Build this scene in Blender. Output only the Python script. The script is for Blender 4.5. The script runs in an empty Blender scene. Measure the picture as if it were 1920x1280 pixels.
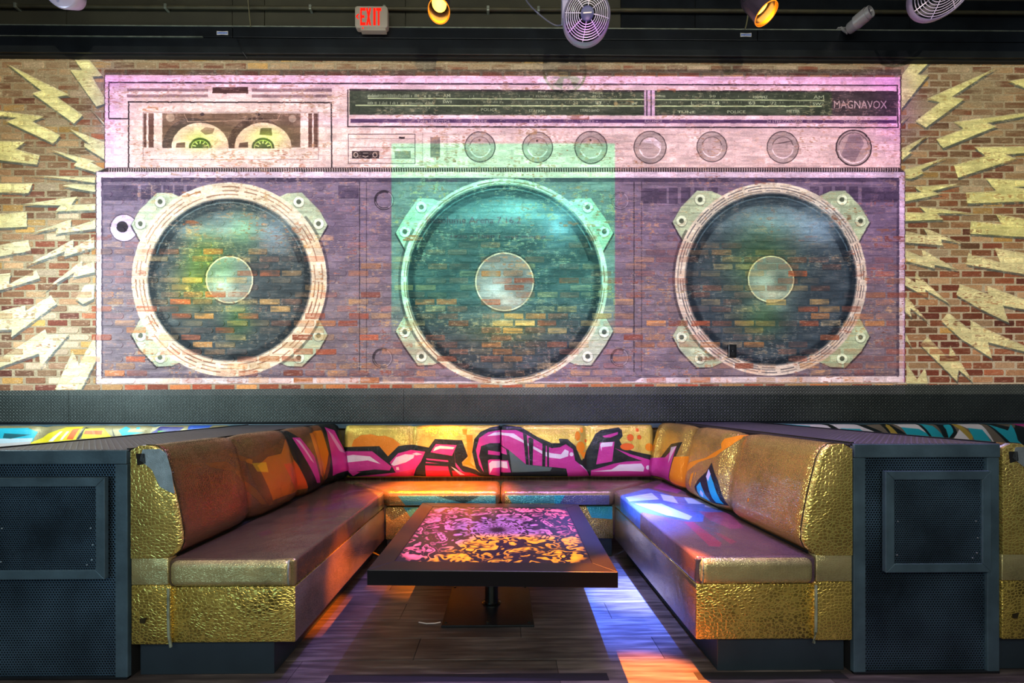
import bpy, math, random
import numpy as np
from mathutils import Vector, Matrix

random.seed(7)
RNG = np.random.RandomState(11)
SC = bpy.context.scene
COL = SC.collection
PI = math.pi

# ------------------------------------------------------------------ camera
F, CX, CY, HC = 770.0, 951.5, 752.0, 1.25          # focal length in pixels of the 1920x1280 frame, principal point, eye height
YAW, ROLL = math.atan(6.5/770), 0.0014
c_f = Vector((math.sin(YAW), math.cos(YAW), 0)); c_r0 = Vector((math.cos(YAW), -math.sin(YAW), 0)); c_u0 = Vector((0, 0, 1))
c_r = c_r0*math.cos(ROLL)-c_u0*math.sin(ROLL); c_u = c_u0*math.cos(ROLL)+c_r0*math.sin(ROLL)
cam_d = bpy.data.cameras.new('camera'); cam = bpy.data.objects.new('camera', cam_d); COL.objects.link(cam)
M = Matrix.Identity(4)
for i in range(3):
    M[i][0] = c_r[i]; M[i][1] = c_u[i]; M[i][2] = -c_f[i]
M[2][3] = HC
cam.matrix_world = M
cam_d.sensor_width = 36; cam_d.lens = F/1920*36
cam_d.shift_x = (960-CX)/1920; cam_d.shift_y = (CY-640)/1920
cam_d.clip_start = .02
SC.camera = cam
SC.view_settings.view_transform = 'Standard'; SC.view_settings.look = 'None'
SC.view_settings.gamma = 1; SC.view_settings.use_curve_mapping = False
SC.view_settings.exposure = 0.0
SC.cycles.max_bounces = 6; SC.cycles.sample_clamp_indirect = 4; SC.cycles.use_denoising = True
SC.cycles.transparent_max_bounces = 6

world = bpy.data.worlds.new('dark club air'); SC.world = world; world.use_nodes = True
world.node_tree.nodes['Background'].inputs[0].default_value = (.5, .62, .8, 1)
world.node_tree.nodes['Background'].inputs[1].default_value = .10

def area(name, loc, target, sx, sy, col, power):
    d = bpy.data.lights.new(name, 'AREA'); d.shape = 'RECTANGLE'; d.size = sx; d.size_y = sy; d.color = col; d.energy = power
    o = bpy.data.objects.new(name, d); COL.objects.link(o); o.location = loc
    o.rotation_euler = (Vector(target)-Vector(loc)).to_track_quat('-Z', 'Y').to_euler(); return o
def spot(name, loc, target, deg, col, power, blend=.6, rad=.03):
    d = bpy.data.lights.new(name, 'SPOT'); d.spot_size = math.radians(deg); d.spot_blend = blend; d.color = col; d.energy = power; d.shadow_soft_size = rad
    o = bpy.data.objects.new(name, d); COL.objects.link(o); o.location = loc
    o.rotation_euler = (Vector(target)-Vector(loc)).to_track_quat('-Z', 'Y').to_euler(); return o

area('wall_wash_fill', (0, 1.2, 5.0), (0, 3.9, 2.6), 7.5, .6, (1, .97, .86), 92)  # broad unseen area light that evens out the light on the wall
area('front_fill', (0, -.7, 2.3), (0, 2.2, .2), 3.6, .8, (1, .98, .84), 58)  # unseen fill above the camera, placed to favour the benches over the wall
area('cool_fill_left', (-4.6, 2.5, 2.3), (-1.0, 3.86, 1.2), 1.0, 1.6, (.74, .95, 1), 84)  # unseen side light added to brighten the left of the tread band
area('low_cool_fill', (-2.6, -1.4, .9), (-1.4, 1.9, .5), 1.6, 1.0, (.40, .76, 1), 14)  # unseen fill added to brighten the front faces at left
pw = area('purple_fill_over_booth', (.7, 2.2, 4.5), (.9, 2.5, 0), 2.0, .5, (.52, .28, 1), 40); pw.data.spread = math.radians(75)  # unseen light added to tint the seat tops purple
spot('blue_spot', (.74, 2.75, 4.45), (.66, 2.60, 0), 17, (.045, .15, 1), 13000, .9, .02)
spot('white_core_spot', (.80, 2.75, 4.45), (.82, 2.66, 0), 8.5, (.7, .82, 1), 6500, 1, .02)
spot('white_seat_spot', (.80, 2.75, 4.45), (1.08, 3.0, .54), 13, (.30, .44, 1), 1500, 1, .02)
spot('violet_spot', (.66, 2.3, 4.45), (-.80, 2.1, .0), 30, (.36, .26, 1), 640, .7, .02)
spot('lavender_spot', (-1.15, 2.3, 3.4), (.9, 2.5, .30), 17, (.34, .36, 1), 1100, .9, .03)
spot('amber_spot_left', (-1.0, 3.05, 4.4), (-.50, 3.27, .45), 20, (1, .23, .005), 9500, .8, .02)
spot('amber_spot_right', (.30, 2.85, 4.45), (.655, 1.66, 0), 10, (1, .22, .01), 13000, .5, .02)
spot('amber_spot_base', (1.1, 2.0, 2.9), (-.95, 2.40, .17), 8.5, (1, .18, .005), 4200, 1, .02)

# ------------------------------------------------------------------ helpers: pixel rays
def ray(px, py):
    return c_f + c_r*((px-CX)/F) - c_u*((py-CY)/F)
O = Vector((0, 0, HC))
def atY(px, py, Y): d = ray(px, py); return O+d*(Y/d.y)
def atX(px, py, X): d = ray(px, py); return O+d*(X/d.x)
def atZ(px, py, Z): d = ray(px, py); return O+d*((Z-HC)/d.z)
WY = 3.9
S = WY/F                                     # metres per wall unit
def W(p):                                    # pixel -> wall units (u right, v down)
    q = atY(p[0], p[1], WY); return (945+q.x/S, 752-(q.z-HC)/S)

# ------------------------------------------------------------------ helpers: painting
def srgb(c): return tuple(x/255. for x in c)
def lin(c):
    return tuple((x/255/12.92 if x <= 10 else ((x/255+.055)/1.055)**2.4) for x in c)
def vnoise(h, w, ch, cw, seed):
    r = np.random.RandomState(seed); gh, gw = int(h/ch)+3, int(w/cw)+3
    g = r.rand(gh, gw).astype(np.float32)
    y = np.arange(h, dtype=np.float32)/ch; x = np.arange(w, dtype=np.float32)/cw
    yi = y.astype(int); xi = x.astype(int); fy = y-yi; fx = x-xi
    fy = (fy*fy*(3-2*fy))[:, None]; fx = (fx*fx*(3-2*fx))[None, :]
    g0 = g[yi]; g1 = g[yi+1]
    r_ = g0*(1-fy)+g1*fy
    return r_[:, xi]*(1-fx)+r_[:, xi+1]*fx
class Canvas:
    def __init__(s, x0, y0, x1, y1, res, T=None, base=(0, 0, 0)):
        s.x0, s.y0, s.res = x0, y0, res
        s.w, s.h = int((x1-x0)*res), int((y1-y0)*res)
        s.rgb = np.zeros((s.h, s.w, 3), np.float32); s.rgb[:] = base
        s.a = np.zeros((s.h, s.w), np.float32); s.T = T or (lambda p: p)
    def _bb(s, xa, ya, xb, yb, pad=2):
        i0 = max(0, int((xa-s.x0)*s.res)-pad); i1 = min(s.w, int((xb-s.x0)*s.res)+pad+1)
        j0 = max(0, int((ya-s.y0)*s.res)-pad); j1 = min(s.h, int((yb-s.y0)*s.res)+pad+1)
        if i1 <= i0 or j1 <= j0: return None
        X, Y = np.meshgrid((np.arange(i0, i1)+.5)/s.res+s.x0, (np.arange(j0, j1)+.5)/s.res+s.y0)
        return slice(j0, j1), slice(i0, i1), X.astype(np.float32), Y.astype(np.float32)
    def _mix(s, sl, m, col, al):
        m = np.clip(m, 0, 1)*al; r = s.rgb[sl[0], sl[1]]
        if getattr(s, 'add', False): s.rgb[sl[0], sl[1]] = r+np.array(col, np.float32)*m[..., None]; return
        s.rgb[sl[0], sl[1]] = r*(1-m[..., None])+np.array(col, np.float32)*m[..., None]
        a = s.a[sl[0], sl[1]]; s.a[sl[0], sl[1]] = a*(1-m)+m
    def poly(s, pts, col, al=1., soft=.5, T=True):
        if T: pts = [s.T(p) for p in pts]
        xs = [p[0] for p in pts]; ys = [p[1] for p in pts]
        b = s._bb(min(xs), min(ys), max(xs), max(ys), int(2+soft*s.res*2))
        if not b: return
        X, Y = b[2], b[3]; ins = np.zeros(X.shape, bool); d = np.full(X.shape, 1e9, np.float32)
        n = len(pts)
        for i in range(n):
            ax, ay = pts[i]; bx, by = pts[(i+1) % n]; ex, ey = bx-ax, by-ay; L = ex*ex+ey*ey+1e-9
            t = np.clip(((X-ax)*ex+(Y-ay)*ey)/L, 0, 1)
            d = np.minimum(d, (X-ax-t*ex)**2+(Y-ay-t*ey)**2)
            if ey != 0:
                c = ((ay > Y) != (by > Y)) & (X < ex*(Y-ay)/ey+ax); ins ^= c
        d = np.sqrt(d); sd = np.where(ins, d, -d)
        s._mix(b, sd/(2*soft)+.5, col, al)
    def rect(s, xa, ya, xb, yb, col, al=1., soft=.5): s.poly([(xa, ya), (xb, ya), (xb, yb), (xa, yb)], col, al, soft)
    def line(s, pts, w, col, al=1.):
        pts = [s.T(p) for p in pts]
        for (ax, ay), (bx, by) in zip(pts[:-1], pts[1:]):
            b = s._bb(min(ax, bx)-w, min(ay, by)-w, max(ax, bx)+w, max(ay, by)+w)
            if not b: continue
            X, Y = b[2], b[3]; ex, ey = bx-ax, by-ay; L = ex*ex+ey*ey+1e-9
            t = np.clip(((X-ax)*ex+(Y-ay)*ey)/L, 0, 1); d = np.hypot(X-ax-t*ex, Y-ay-t*ey)
            s._mix(b, (w/2-d)*s.res*.8+.5, col, al)
    def frame(s, xa, ya, xb, yb, w, col, al=1.): s.line([(xa, ya), (xb, ya), (xb, yb), (xa, yb), (xa, ya)], w, col, al)
    def ell(s, cx, cy, rx, ry, col, al=1., rin=0, clip=None, ang=None, soft=.5):
        cx, cy = s.T((cx, cy)); b = s._bb(cx-rx, cy-ry, cx+rx, cy+ry, 3+int(soft*s.res))
        if not b: return
        X, Y = b[2], b[3]; k = np.hypot((X-cx)/rx, (Y-cy)/ry); r = min(rx, ry)
        m = np.clip((1-k)*r/(2*soft)+.5, 0, 1)
        if rin: m = m*np.clip((k-rin/r)*r/(2*soft)+.5, 0, 1)
        if clip is not None: m = m*(Y < s.T((0, clip))[1])
        if ang: a = np.degrees(np.arctan2(-(Y-cy), X-cx)) % 360; m = m*(((a-ang[0]) % 360) < (ang[1]-ang[0]))
        s._mix(b, m, col, al)
    def gauss(s, cx, cy, rx, ry, col, al=1.):
        cx, cy = s.T((cx, cy)); b = s._bb(cx-3*rx, cy-3*ry, cx+3*rx, cy+3*ry)
        if not b: return
        s._mix(b, np.exp(-((b[2]-cx)/rx)**2-((b[3]-cy)/ry)**2), col, al)
    def text(s, body, x, y, w, h, col, al=1.):          # box given by its left, baseline, width, cap height
        x, y = s.T((x, y)); tris, bw, bh = glyphs(body)
        for t in tris:
            p = [(x+a/bw*w, y-b_/bh*h) for a, b_ in t]
            s.poly(p, col, al, soft=.18, T=False)
def glyphs(body):
    cu = bpy.data.curves.new('t', 'FONT'); cu.body = body; cu.resolution_u = 2
    ob = bpy.data.objects.new('t', cu); COL.objects.link(ob); dg = bpy.context.evaluated_depsgraph_get()
    me = ob.evaluated_get(dg).to_mesh(); me.calc_loop_triangles()
    v = [(q.co.x, q.co.y) for q in me.vertices]; tr = [[v[i] for i in t.vertices] for t in me.loop_triangles]
    mx = max(a for a, b in v); mn = min(a for a, b in v); mb = .7
    tr = [[(a-mn, b) for a, b in t] for t in tr]
    ob.evaluated_get(dg).to_mesh_clear(); bpy.data.objects.remove(ob); bpy.data.curves.remove(cu)
    return tr, mx-mn, mb
def make_image(name, rgb, a=None, linear=False):
    h, w = rgb.shape[:2]; im = bpy.data.images.new(name, w, h, alpha=True, float_buffer=linear)
    if linear: im.colorspace_settings.name = 'Linear Rec.709'
    buf = np.ones((h, w, 4), np.float32); buf[..., :3] = rgb if linear else np.clip(rgb, 0, 1)
    if a is not None: buf[..., 3] = a
    im.alpha_mode = 'CHANNEL_PACKED'
    im.pixels.foreach_set(buf[::-1].ravel()); im.update(); return im

# ------------------------------------------------------------------ the mural on the brick wall
U0, V0, U1, V1, RES = -300, 96, 2220, 742, 2
PITCH_V, PITCH_U, BR_H, BR_W = 13.33, 41.35, 10.6, 37.6
ROW0 = W((1500, 606))[1]                       # centre of one course
COL0 = W((1395, 606))[0]                       # centre of one brick in that course
ROWS = range(-37, 10)
def row_shift(k):
    r = random.Random(k*31+5); return COL0+(PITCH_U/2 if k % 2 else 0)+r.uniform(-2.2, 2.2)
def brick_list():
    out = []
    for k in ROWS:
        v = ROW0+k*PITCH_V
        if v+BR_H/2 < 108 or v-BR_H/2 > 732: continue
        sh = row_shift(k); i = int((U0-sh)//PITCH_U)
        while sh+i*PITCH_U-BR_W/2 < U1:
            r = random.Random(k*1009+i)
            out.append((k, i, sh+i*PITCH_U+r.uniform(-.8, .8), v+r.uniform(-.4, .4), BR_W*r.uniform(.93, 1.02), BR_H*r.uniform(.94, 1.04)))
            i += 1
    return out
BRICKS = brick_list()

def Lz(pts, ox, oy, k): 
    out = []
    for x, y in pts:
        X = ox+x/k; Y = oy+y/k
        if X <= 1.5: X = -60
        if X >= 1918.5: X = 1985
        out.append((X, Y))
    return out
BOLTS = [Lz(p, 0, 110, 4.127) for p in [
 [(38,28),(538,278),(440,292),(640,432),(570,500),(248,265),(318,245)],
 [(575,5),(690,5),(795,130),(712,135),(805,290),(805,345),(745,370),(538,80),(630,82)],
 [(0,368),(345,442),(250,485),(470,590),(410,655),(38,480),(130,455),(0,420)],
 [(690,375),(808,495),(808,515)],
 [(525,535),(808,640),(808,780),(650,680),(650,650),(700,665)],
 [(0,625),(205,637),(120,695),(308,745),(285,818),(0,755)],
 [(385,700),(740,790),(700,800),(800,850),(740,880),(565,825),(595,795)],
 [(240,900),(735,915),(735,960),(480,925)],
 [(0,960),(255,960),(220,1040),(0,1025)],
 [(475,980),(560,965),(735,975),(735,1030),(560,1000)],
 [(160,1125),(600,1062),(550,1130),(735,1120),(735,1170),(425,1180),(470,1135)],
 [(0,1215),(208,1180),(205,1298),(0,1320)]]]
BOLTS += [Lz(p, 0, 410, 4) for p in [
 [(220,110),(535,0),(525,65),(715,5),(715,75),(412,112),(430,70)],
 [(0,240),(210,155),(232,240),(0,325)],
 [(178,357),(552,150),(548,215),(705,130),(705,215),(475,285),(485,245)],
 [(310,550),(618,305),(612,355),(705,315),(710,400),(540,440),(560,400)],
 [(0,440),(80,405),(65,490),(270,382),(300,445),(0,605)],
 [(620,640),(560,600),(640,490),(710,485),(700,600)],
 [(0,750),(190,645),(190,690),(380,570),(425,635),(80,890),(85,830),(0,840)],
 [(0,1195),(340,825),(350,865),(520,860),(300,1115),(290,1010)],
 [(410,1280),(545,985),(590,1090),(710,870),(720,1060),(610,1280)]]]
BOLTS += [Lz(p, 1690, 110, 4.13) for p in [
 [(90,10),(235,10),(130,118),(215,120),(0,390),(0,190),(5,125)],
 [(195,308),(735,68),(395,292),(495,308),(190,533),(108,480),(300,335)],
 [(820,170),(950,110),(950,330)],
 [(405,485),(950,380),(950,400),(665,495),(745,520),(325,690),(268,620),(480,540)],
 [(0,480),(60,430),(0,505)],
 [(5,690),(215,585),(60,715),(85,718),(5,785)],
 [(20,855),(345,765),(150,860),(185,880),(80,928),(25,925),(25,870)],
 [(560,680),(950,670),(950,710),(810,740),(900,770),(440,920),(405,820),(650,750)],
 [(95,985),(460,965),(240,1025),(320,1045),(25,1105),(25,1035),(155,1030)],
 [(650,920),(950,945),(950,985),(870,990),(950,1050),(950,1095),(510,1120),(500,1030),(735,1020)],
 [(135,1138),(570,1195),(275,1195),(330,1245),(25,1255),(25,1185),(190,1190)]]]
BOLTS += [Lz(p, 1690, 410, 4) for p in [
 [(705,-40),(920,40),(920,90),(760,50)], [(525,10),(920,90),(920,150),(515,110)],
 [(30,90),(200,125),(160,58),(460,182),(300,155),(315,200),(30,175)],
 [(30,230),(160,285),(150,220),(430,385),(250,345),(250,372),(30,315)],
 [(480,340),(505,252),(740,325),(700,215),(920,300),(920,460)],
 [(30,425),(105,475),(105,400),(380,650),(180,530),(200,590),(30,500)],
 [(412,570),(440,485),(650,560),(645,500),(920,690),(920,730),(765,650),(810,780),(600,680)],
 [(25,560),(210,780),(70,670),(75,740),(25,690)],
 [(298,765),(350,700),(520,830),(515,750),(620,815),(920,1060),(650,925),(685,1050),(450,900)],
 [(140,940),(200,880),(360,1050),(365,945),(545,1230),(430,1130),(420,1220)],
 [(40,860),(80,970),(30,900)],
 [(40,1080),(120,1200),(180,1115),(205,1235),(40,1235)]]]
SPK = [(430, 524, 181, 150, 44, (130, 146, 167, 105)), (946, 528, 194, 181, 55, (156, 140, 187, 94)), (1446, 523, 182, 161, 44, (133, 149, 168, 109))]
def brackets(s):
    cx, cy, R = s[0], s[1], s[2]; a, b, c, d = s[5]; out = []
    for sx in (-1, 1):
        for sy in (-1, 1):
            out.append([(cx+sx*x, cy+sy*y) for x, y in [(c-3, d-38), (c+17, d-2), (c+2, d+25), (a+6, b+17), (a-22, b+16), (a-65, b-4), (a-60, b-60), (c-60, d-50)]])
    return out

def paint_mural():
    c = Canvas(U0, V0, U1, V1, RES, W)
    L = srgb((226, 214, 206)); K = srgb((46, 40, 44)); G = srgb((122, 112, 118)); GD = srgb((74, 66, 78))
    cream = srgb((222, 211, 178)); sh = srgb((98, 108, 112))
    # lightning bolts with painted drop edges
    for p in BOLTS:
        c.poly([(x+1.5, y+5) for x, y in p], sh, .85); 
    for p in BOLTS: c.poly(p, cream, .97)
    # upper case
    c.rect(196, 130, 1690, 141, K, .45)
    c.poly([(196, 140), (1689, 144), (1689, 320), (196, 318)], L)
    c.line([(196, 140), (196, 318)], 1.5, K, .7); c.line([(1689, 144), (1689, 318)], 2, K, .9)
    c.line([(204, 154), (620, 156), (1200, 158), (1683, 160), (1684, 239), (1100, 238), (652, 237), (652, 168)], 2.2, K)
    c.line([(204, 154), (204, 222), (240, 222)], 2, K)
    for a, b in ((166, 171), (177, 182)):
        c.rect(238, a, 390, b, srgb((128, 108, 112)), .9); c.rect(472, a, 622, b+.5, srgb((128, 108, 112)), .9)
    c.rect(398, 163, 465, 175, srgb((70, 50, 45)))
    c.line([(241, 316), (241, 191), (621, 192), (622, 316)], 2.6, K)
    c.frame(268, 210, 597, 299, 1, K, .5)
    for a, b in ((269, 274), (278, 288), (578, 585), (588, 596)): c.rect(a, 212, b, 276, srgb((92, 70, 62)))
    c.rect(304, 212, 563, 276, srgb((98, 82, 66)), .94)
    c.ell(360, 276, 55, 55, srgb((70, 64, 60)), .8, clip=276); c.ell(482, 276, 56, 56, srgb((70, 56, 50)), .8, clip=276)
    for x in (375, 493):
        c.ell(x, 276, 53, 46, srgb((222, 202, 184)), 1, clip=276); c.ell(x, 276, 21, 18, srgb((70, 78, 56)), 1, clip=276)
        c.ell(x, 276, 17, 14, srgb((176, 186, 120)), 1, 14.5-2, clip=276)
        for k in range(5):
            a = PI*(k+.5)/5; c.line([(x+14*math.cos(a), 276-12*math.sin(a)), (x+9*math.cos(a), 276-8*math.sin(a))], 2, srgb((200, 205, 150)), 1)
        c.poly([(x-46, 276), (x-44, 268), (x-28, 266), (x-28, 276)], srgb((96, 76, 68)))
    c.poly([(486, 252), (488, 240), (509, 240), (510, 254)], srgb((108, 100, 72))); c.poly([(375, 245), (385, 238), (402, 240), (398, 250), (384, 252)], srgb((140, 118, 108)))
    c.ell(319, 220, 8, 8, srgb((160, 150, 130))); c.ell(548, 222, 7, 7, srgb((160, 150, 130))); c.ell(379, 214, 4, 3, K); c.ell(483, 214, 4, 3, K)
    c.line([(345, 214), (352, 228), (520, 224), (525, 213)], 1.2, srgb((190, 170, 150)), .8)
    # tuner
    D = srgb((60, 62, 58))
    c.poly([(655, 168), (1682, 172), (1682, 217), (655, 215)], D)
    c.line([(656, 168), (1682, 172)], 2.5, K)
    g = srgb((222, 222, 190))
    c.line([(690, 184), (1200, 186), (1430, 187), (1545, 188)], 1.6, g, .9); c.line([(667, 197), (960, 198), (1540, 199)], 2, g, .9)
    c.poly([(1208, 169), (1228, 169), (1228, 217), (1208, 217)], srgb((200, 180, 205))); c.line([(1213, 170), (1213, 216)], 2.5, GD); c.line([(1221, 170), (1221, 216)], 2.5, GD)
    wt = srgb((225, 222, 205))
    for t, x, y, w, h in [('AM', 831, 182, 13, 6), ('SW1', 830, 193, 16, 5), ('AM', 1525, 185.5, 20, 7), ('SW2', 1524, 197, 21, 5), ('MAGNAVOX', 1564, 202.5, 101, 15),
                          ('21', 1074, 196, 9, 6), ('43', 1117, 196, 10, 6), ('84', 1185, 196, 9, 6), ('54', 1335, 196, 14, 6), ('63', 1404, 196, 12, 6), ('72', 1446, 196, 10, 6), ('L', 1296, 196, 5, 6),
                          ('POLICE', 902, 208, 30, 5.5), ('STATION', 992, 210, 30, 5), ('POLICE', 1364, 212, 34, 5.5), ('METER', 1475, 211, 26, 5), ('STEREO BAND', 1088, 209, 36, 5),
                          ('MHZ', 1009, 174, 14, 4), ('KILOHERTZ', 1005, 182, 28, 4), ('MEGA', 1112, 176, 18, 4), ('10 12', 1112, 182, 14, 4), ('90', 1330, 182, 12, 4), ('100MHZ', 1412, 184, 28, 5), ('SHORTWAVE', 1226, 182, 22, 4),
                          ('TUNE', 1270, 212, 34, 4.5)]:
        c.text(t, x, y, w, h, wt, .9)
    rr = random.Random(3)
    x = 690
    while x < 815: c.line([(x, 182), (x, 182-rr.uniform(3, 5.5))], 1.1, wt, .7*(x < 765 or rr.random() < .5)); c.line([(x, 195), (x, 195-rr.uniform(2, 4.5))], 1.1, wt, .75*(rr.random() < .8)); x += 2.2
    x = 870
    while x < 1520:
        if rr.random() < .32: c.line([(x, 193), (x, 193-rr.uniform(2, 4))], 1, wt, .5)
        if rr.random() < .18: c.line([(x, 182), (x, 182-rr.uniform(1.5, 4))], 1, wt, .5)
        x += 2.6
    c.poly([(657, 222.5), (1682, 225), (1682, 231), (657, 230)], srgb((84, 66, 96)))
    for t, x, w in [('TAPE SELECTOR', 782, 62), ('VOLUME', 883, 30), ('BASS', 993, 26), ('TREBLE + -', 1087, 40), ('BALANCE', 1209, 33), ('24 STEP CONTROL', 1438, 70), ('TUNING', 1582, 34)]:
        c.text(t, x, 229.7, w, 5, wt, .8)
    # small deck window, slider, knobs
    c.frame(653, 251, 778, 306, 1.2, K, .8)
    for y in (260, 276, 297): c.line([(656, y), (777, y)], 1, K, .55)
    c.rect(660, 283, 711, 297, K); c.rect(740, 283, 770, 297, srgb((130, 128, 122))); c.rect(748, 256, 759, 259.5, K)
    for x in (667, 703): c.ell(x, 290, 4.5, 5, wt, .9, 3)
    c.line([(680, 292), (685, 294), (690, 292)], 1.3, wt, .9); c.line([(681, 287), (690, 287)], 1.2, wt, .8)
    c.frame(792, 249, 838, 308, .9, K, .35); c.rect(807, 257, 825, 295, srgb((128, 120, 116)))
    for x, y, r, ri in [(900, 275, 29, 19.5), (1008, 276, 29, 19), (1108, 276, 31, 20.5), (1219, 276, 31, 20.5), (1335, 275, 29, 19.5), (1468, 276, 30.5, 20.5), (1601, 277, 34.5, 29)]:
        c.ell(x, y, r, r, srgb((172, 166, 160))); c.ell(x, y, r, r, K, .85, r-1.6)
        c.ell(x, y, ri, ri, srgb((190, 180, 174))); c.ell(x, y, ri, ri, K, .7, ri-1.4, ang=(10, 170)); c.ell(x, y, ri+.5, ri+.5, srgb((240, 238, 236)), 1, ri-1.8, ang=(190, 350))
        if x < 1200: c.poly([(x-ri*.86, y-9), (x, y-ri*.6), (x+ri*.86, y-9), (x+9, y-ri+2), (x-9, y-ri+2)], srgb((150, 138, 132)), .7); c.ell(x-1, y-ri*.65, 2, 2, K)
    c.poly([(1208, 261), (1226, 257), (1240, 268), (1239, 280), (1226, 270), (1205, 266)], srgb((226, 222, 226)))
    c.line([(1452, 270), (1485, 264)], 1.3, K, .7); c.poly([(1593, 252), (1612, 251), (1621, 268), (1603, 303), (1588, 299), (1578, 290)], srgb((140, 130, 138)), .8)
    c.ell(1601, 277, 34.5, 34.5, K, .9, 32.2)
    # fringe between the cases
    c.poly([(182, 322), (200, 314), (1686, 314), (1697, 322)], K, .92)
    x = 204
    while x < 1684: c.line([(x, 315.5), (x+.4, 321.5)], 1.7, L, .85); x += 4.55
    # lower case
    c.poly([(180, 322), (1697, 322), (1697, 717), (180, 720)], L)
    c.poly([(191, 333), (1686, 333), (1686, 704), (1206, 706), (1190, 715), (700, 715), (690, 707), (191, 709)], G)
    c.rect(191, 333, 1686, 341, GD, .95); c.line([(191, 333), (191, 709)], 3, GD, .9); c.line([(1684, 335), (1684, 704)], 5, GD, .8)
    c.poly([(191, 700), (690, 700), (698, 707), (691, 709), (191, 709)], GD, .5)
    c.poly([(1190, 706), (1686, 698), (1686, 705), (1200, 708)], GD, .7)
    c.line([(180, 322), (180, 719)], 1.6, K, .6); c.line([(1697, 322), (1697, 716)], 1.8, K, .6)
    for x in (674, 687, 1189, 1203): c.line([(x, 341), (x, 696)], 1.8, K, .55 if x in (687, 1203) else .85)
    for a, b, t, e in [(193, 258, 347, 376), (264, 283, 347, 374), (285, 302, 347, 372), (306, 324, 347, 368), (327, 344, 347, 368), (350, 368, 348, 362),
                       (1203, 1250, 353, 381), (1254, 1271, 352, 382), (1277, 1295, 351, 380), (1302, 1320, 351, 372), (1326, 1346, 351, 366),
                       (1519, 1536, 349, 366), (1543, 1560, 349, 368), (1566, 1586, 349, 366), (1592, 1609, 349, 378), (1616, 1682, 351, 379), (634, 672, 347, 372)]:
        c.rect(a, t, b, e, GD, .85)
    for x, y, r, al in [(720, 375, 18.5, .9), (717, 671, 19, .8), (1163, 376, 17, .35), (1162, 670, 17.5, .75)]:
        c.ell(x, y, r, r, K, al, r-4.5, ang=(60, 300)); c.ell(x, y, r, r, K, al*.6, r-2); c.ell(x, y, r-1.5, r-1.5, L, .5, r-3, ang=(190, 420))
    c.ell(232, 427, 26, 26, K, .7); c.ell(232, 427, 24.5, 24.5, srgb((206, 190, 204))); c.ell(229, 425, 10.5, 10.5, K)
    # speakers
    BK = srgb((192, 197, 178))
    for n, s in enumerate(SPK):
        cx, cy, R, Ri, cap, bo = s
        for p in brackets(s):
            c.poly([(x+(2 if x > cx else -2), y+2.5) for x, y in p], K, .85); c.poly(p, BK)
        c.ell(cx, cy, R+5, R+5, K, .55, R-4, ang=(150, 235) if n else (300, 400))
        c.ell(cx, cy, R, R, srgb((232, 218, 202)))
        for q in (.22, .45, .68) if n != 1 else (.4, .7):
            rr_ = R-(R-Ri)*q
            for a in range(0, 360, 12):
                if rr.random() < .8: c.ell(cx, cy, rr_, rr_, srgb((128, 86, 70)) if n != 2 else srgb((84, 80, 88)), rr.uniform(.5, .95), rr_-2.0, ang=(a, a+rr.uniform(8, 13)))
        c.ell(cx, cy, Ri+3, Ri+3, srgb((70, 76, 82)), .5)
        c.ell(cx, cy, Ri, Ri, srgb((50, 60, 68)))
        c.ell(cx, cy+4, Ri-3, Ri-3, srgb((104, 122, 132)), .8, Ri-5.5, ang=(15, 165)); c.ell(cx, cy+5, Ri-9, Ri-9, srgb((28, 34, 42)), .9, Ri-14, ang=(15, 165))
        c.ell(cx, cy+8, Ri-14, Ri-14, srgb((66, 74, 80)), .85, soft=5)
        c.ell(cx, cy, Ri, Ri, srgb((26, 34, 42)), .9, Ri-12, soft=2.5); c.ell(cx, cy, Ri-5, Ri-5, srgb((96, 114, 124)), .8, Ri-7.2, ang=(20, 160)); c.ell(cx, cy+3, Ri-14, Ri-14, srgb((24, 30, 38)), .8, Ri-18, ang=(15, 165))
        c.gauss(cx+20, cy-Ri+50, Ri*.6, 28, srgb((156, 178, 188)), .9); c.gauss(cx+Ri*.55, cy-Ri*.55, 34, 28, srgb((150, 170, 188)), .8)
        c.gauss(cx-Ri*.5, cy-Ri*.6, 26, 14, srgb((110, 126, 138)), .5)
        c.gauss(cx, cy+cap+8, cap*.9, 12, srgb((130, 138, 138)), .7)
        c.ell(cx, cy, cap+3, cap+3, K, .7); c.ell(cx, cy, cap, cap, srgb((128, 138, 134))); c.ell(cx, cy, cap, cap, srgb((232, 216, 186)), 1, cap-2.4)
        c.gauss(cx-cap*.3, cy+cap*.2, cap*.45, cap*.4, srgb((200, 214, 210)), .9); c.gauss(cx+cap*.1, cy+cap*.62, cap*.6, cap*.22, srgb((214, 206, 192)), .9)
        c.gauss(cx+cap*.4, cy-cap*.1, cap*.25, cap*.35, srgb((92, 104, 108)), .7)
        a, b, cc, d = bo
        for sx in (-1, 1):
            for sy in (-1, 1):
                for bx, by in ((a, b), (cc, d)):
                    x, y = cx+sx*bx, cy+sy*by
                    c.ell(x, y+1, 11, 11, K, .35); c.ell(x, y, 10, 10, srgb((240, 240, 228))); c.ell(x, y, 4.6, 4.6, srgb((84, 88, 80)))
    # ---- bricks below the paint
    H, Wd = c.h, c.w
    uu = (np.arange(Wd)+.5)/RES+U0; vv = (np.arange(H)+.5)/RES+V0
    raw = np.zeros((H, Wd, 3), np.float32); raw[:] = srgb((148, 134, 110)); raw[:, uu > 1690] = srgb((184, 172, 152))
    bright = np.ones((H, Wd), np.float32)*.93; expo = np.zeros((H, Wd), np.float32); isb = np.zeros((H, Wd), np.float32)
    pal_red = [(112, 56, 40), (104, 50, 38), (134, 74, 52), (92, 44, 36), (150, 86, 60), (120, 62, 46), (160, 116, 84), (174, 140, 110)]
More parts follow.
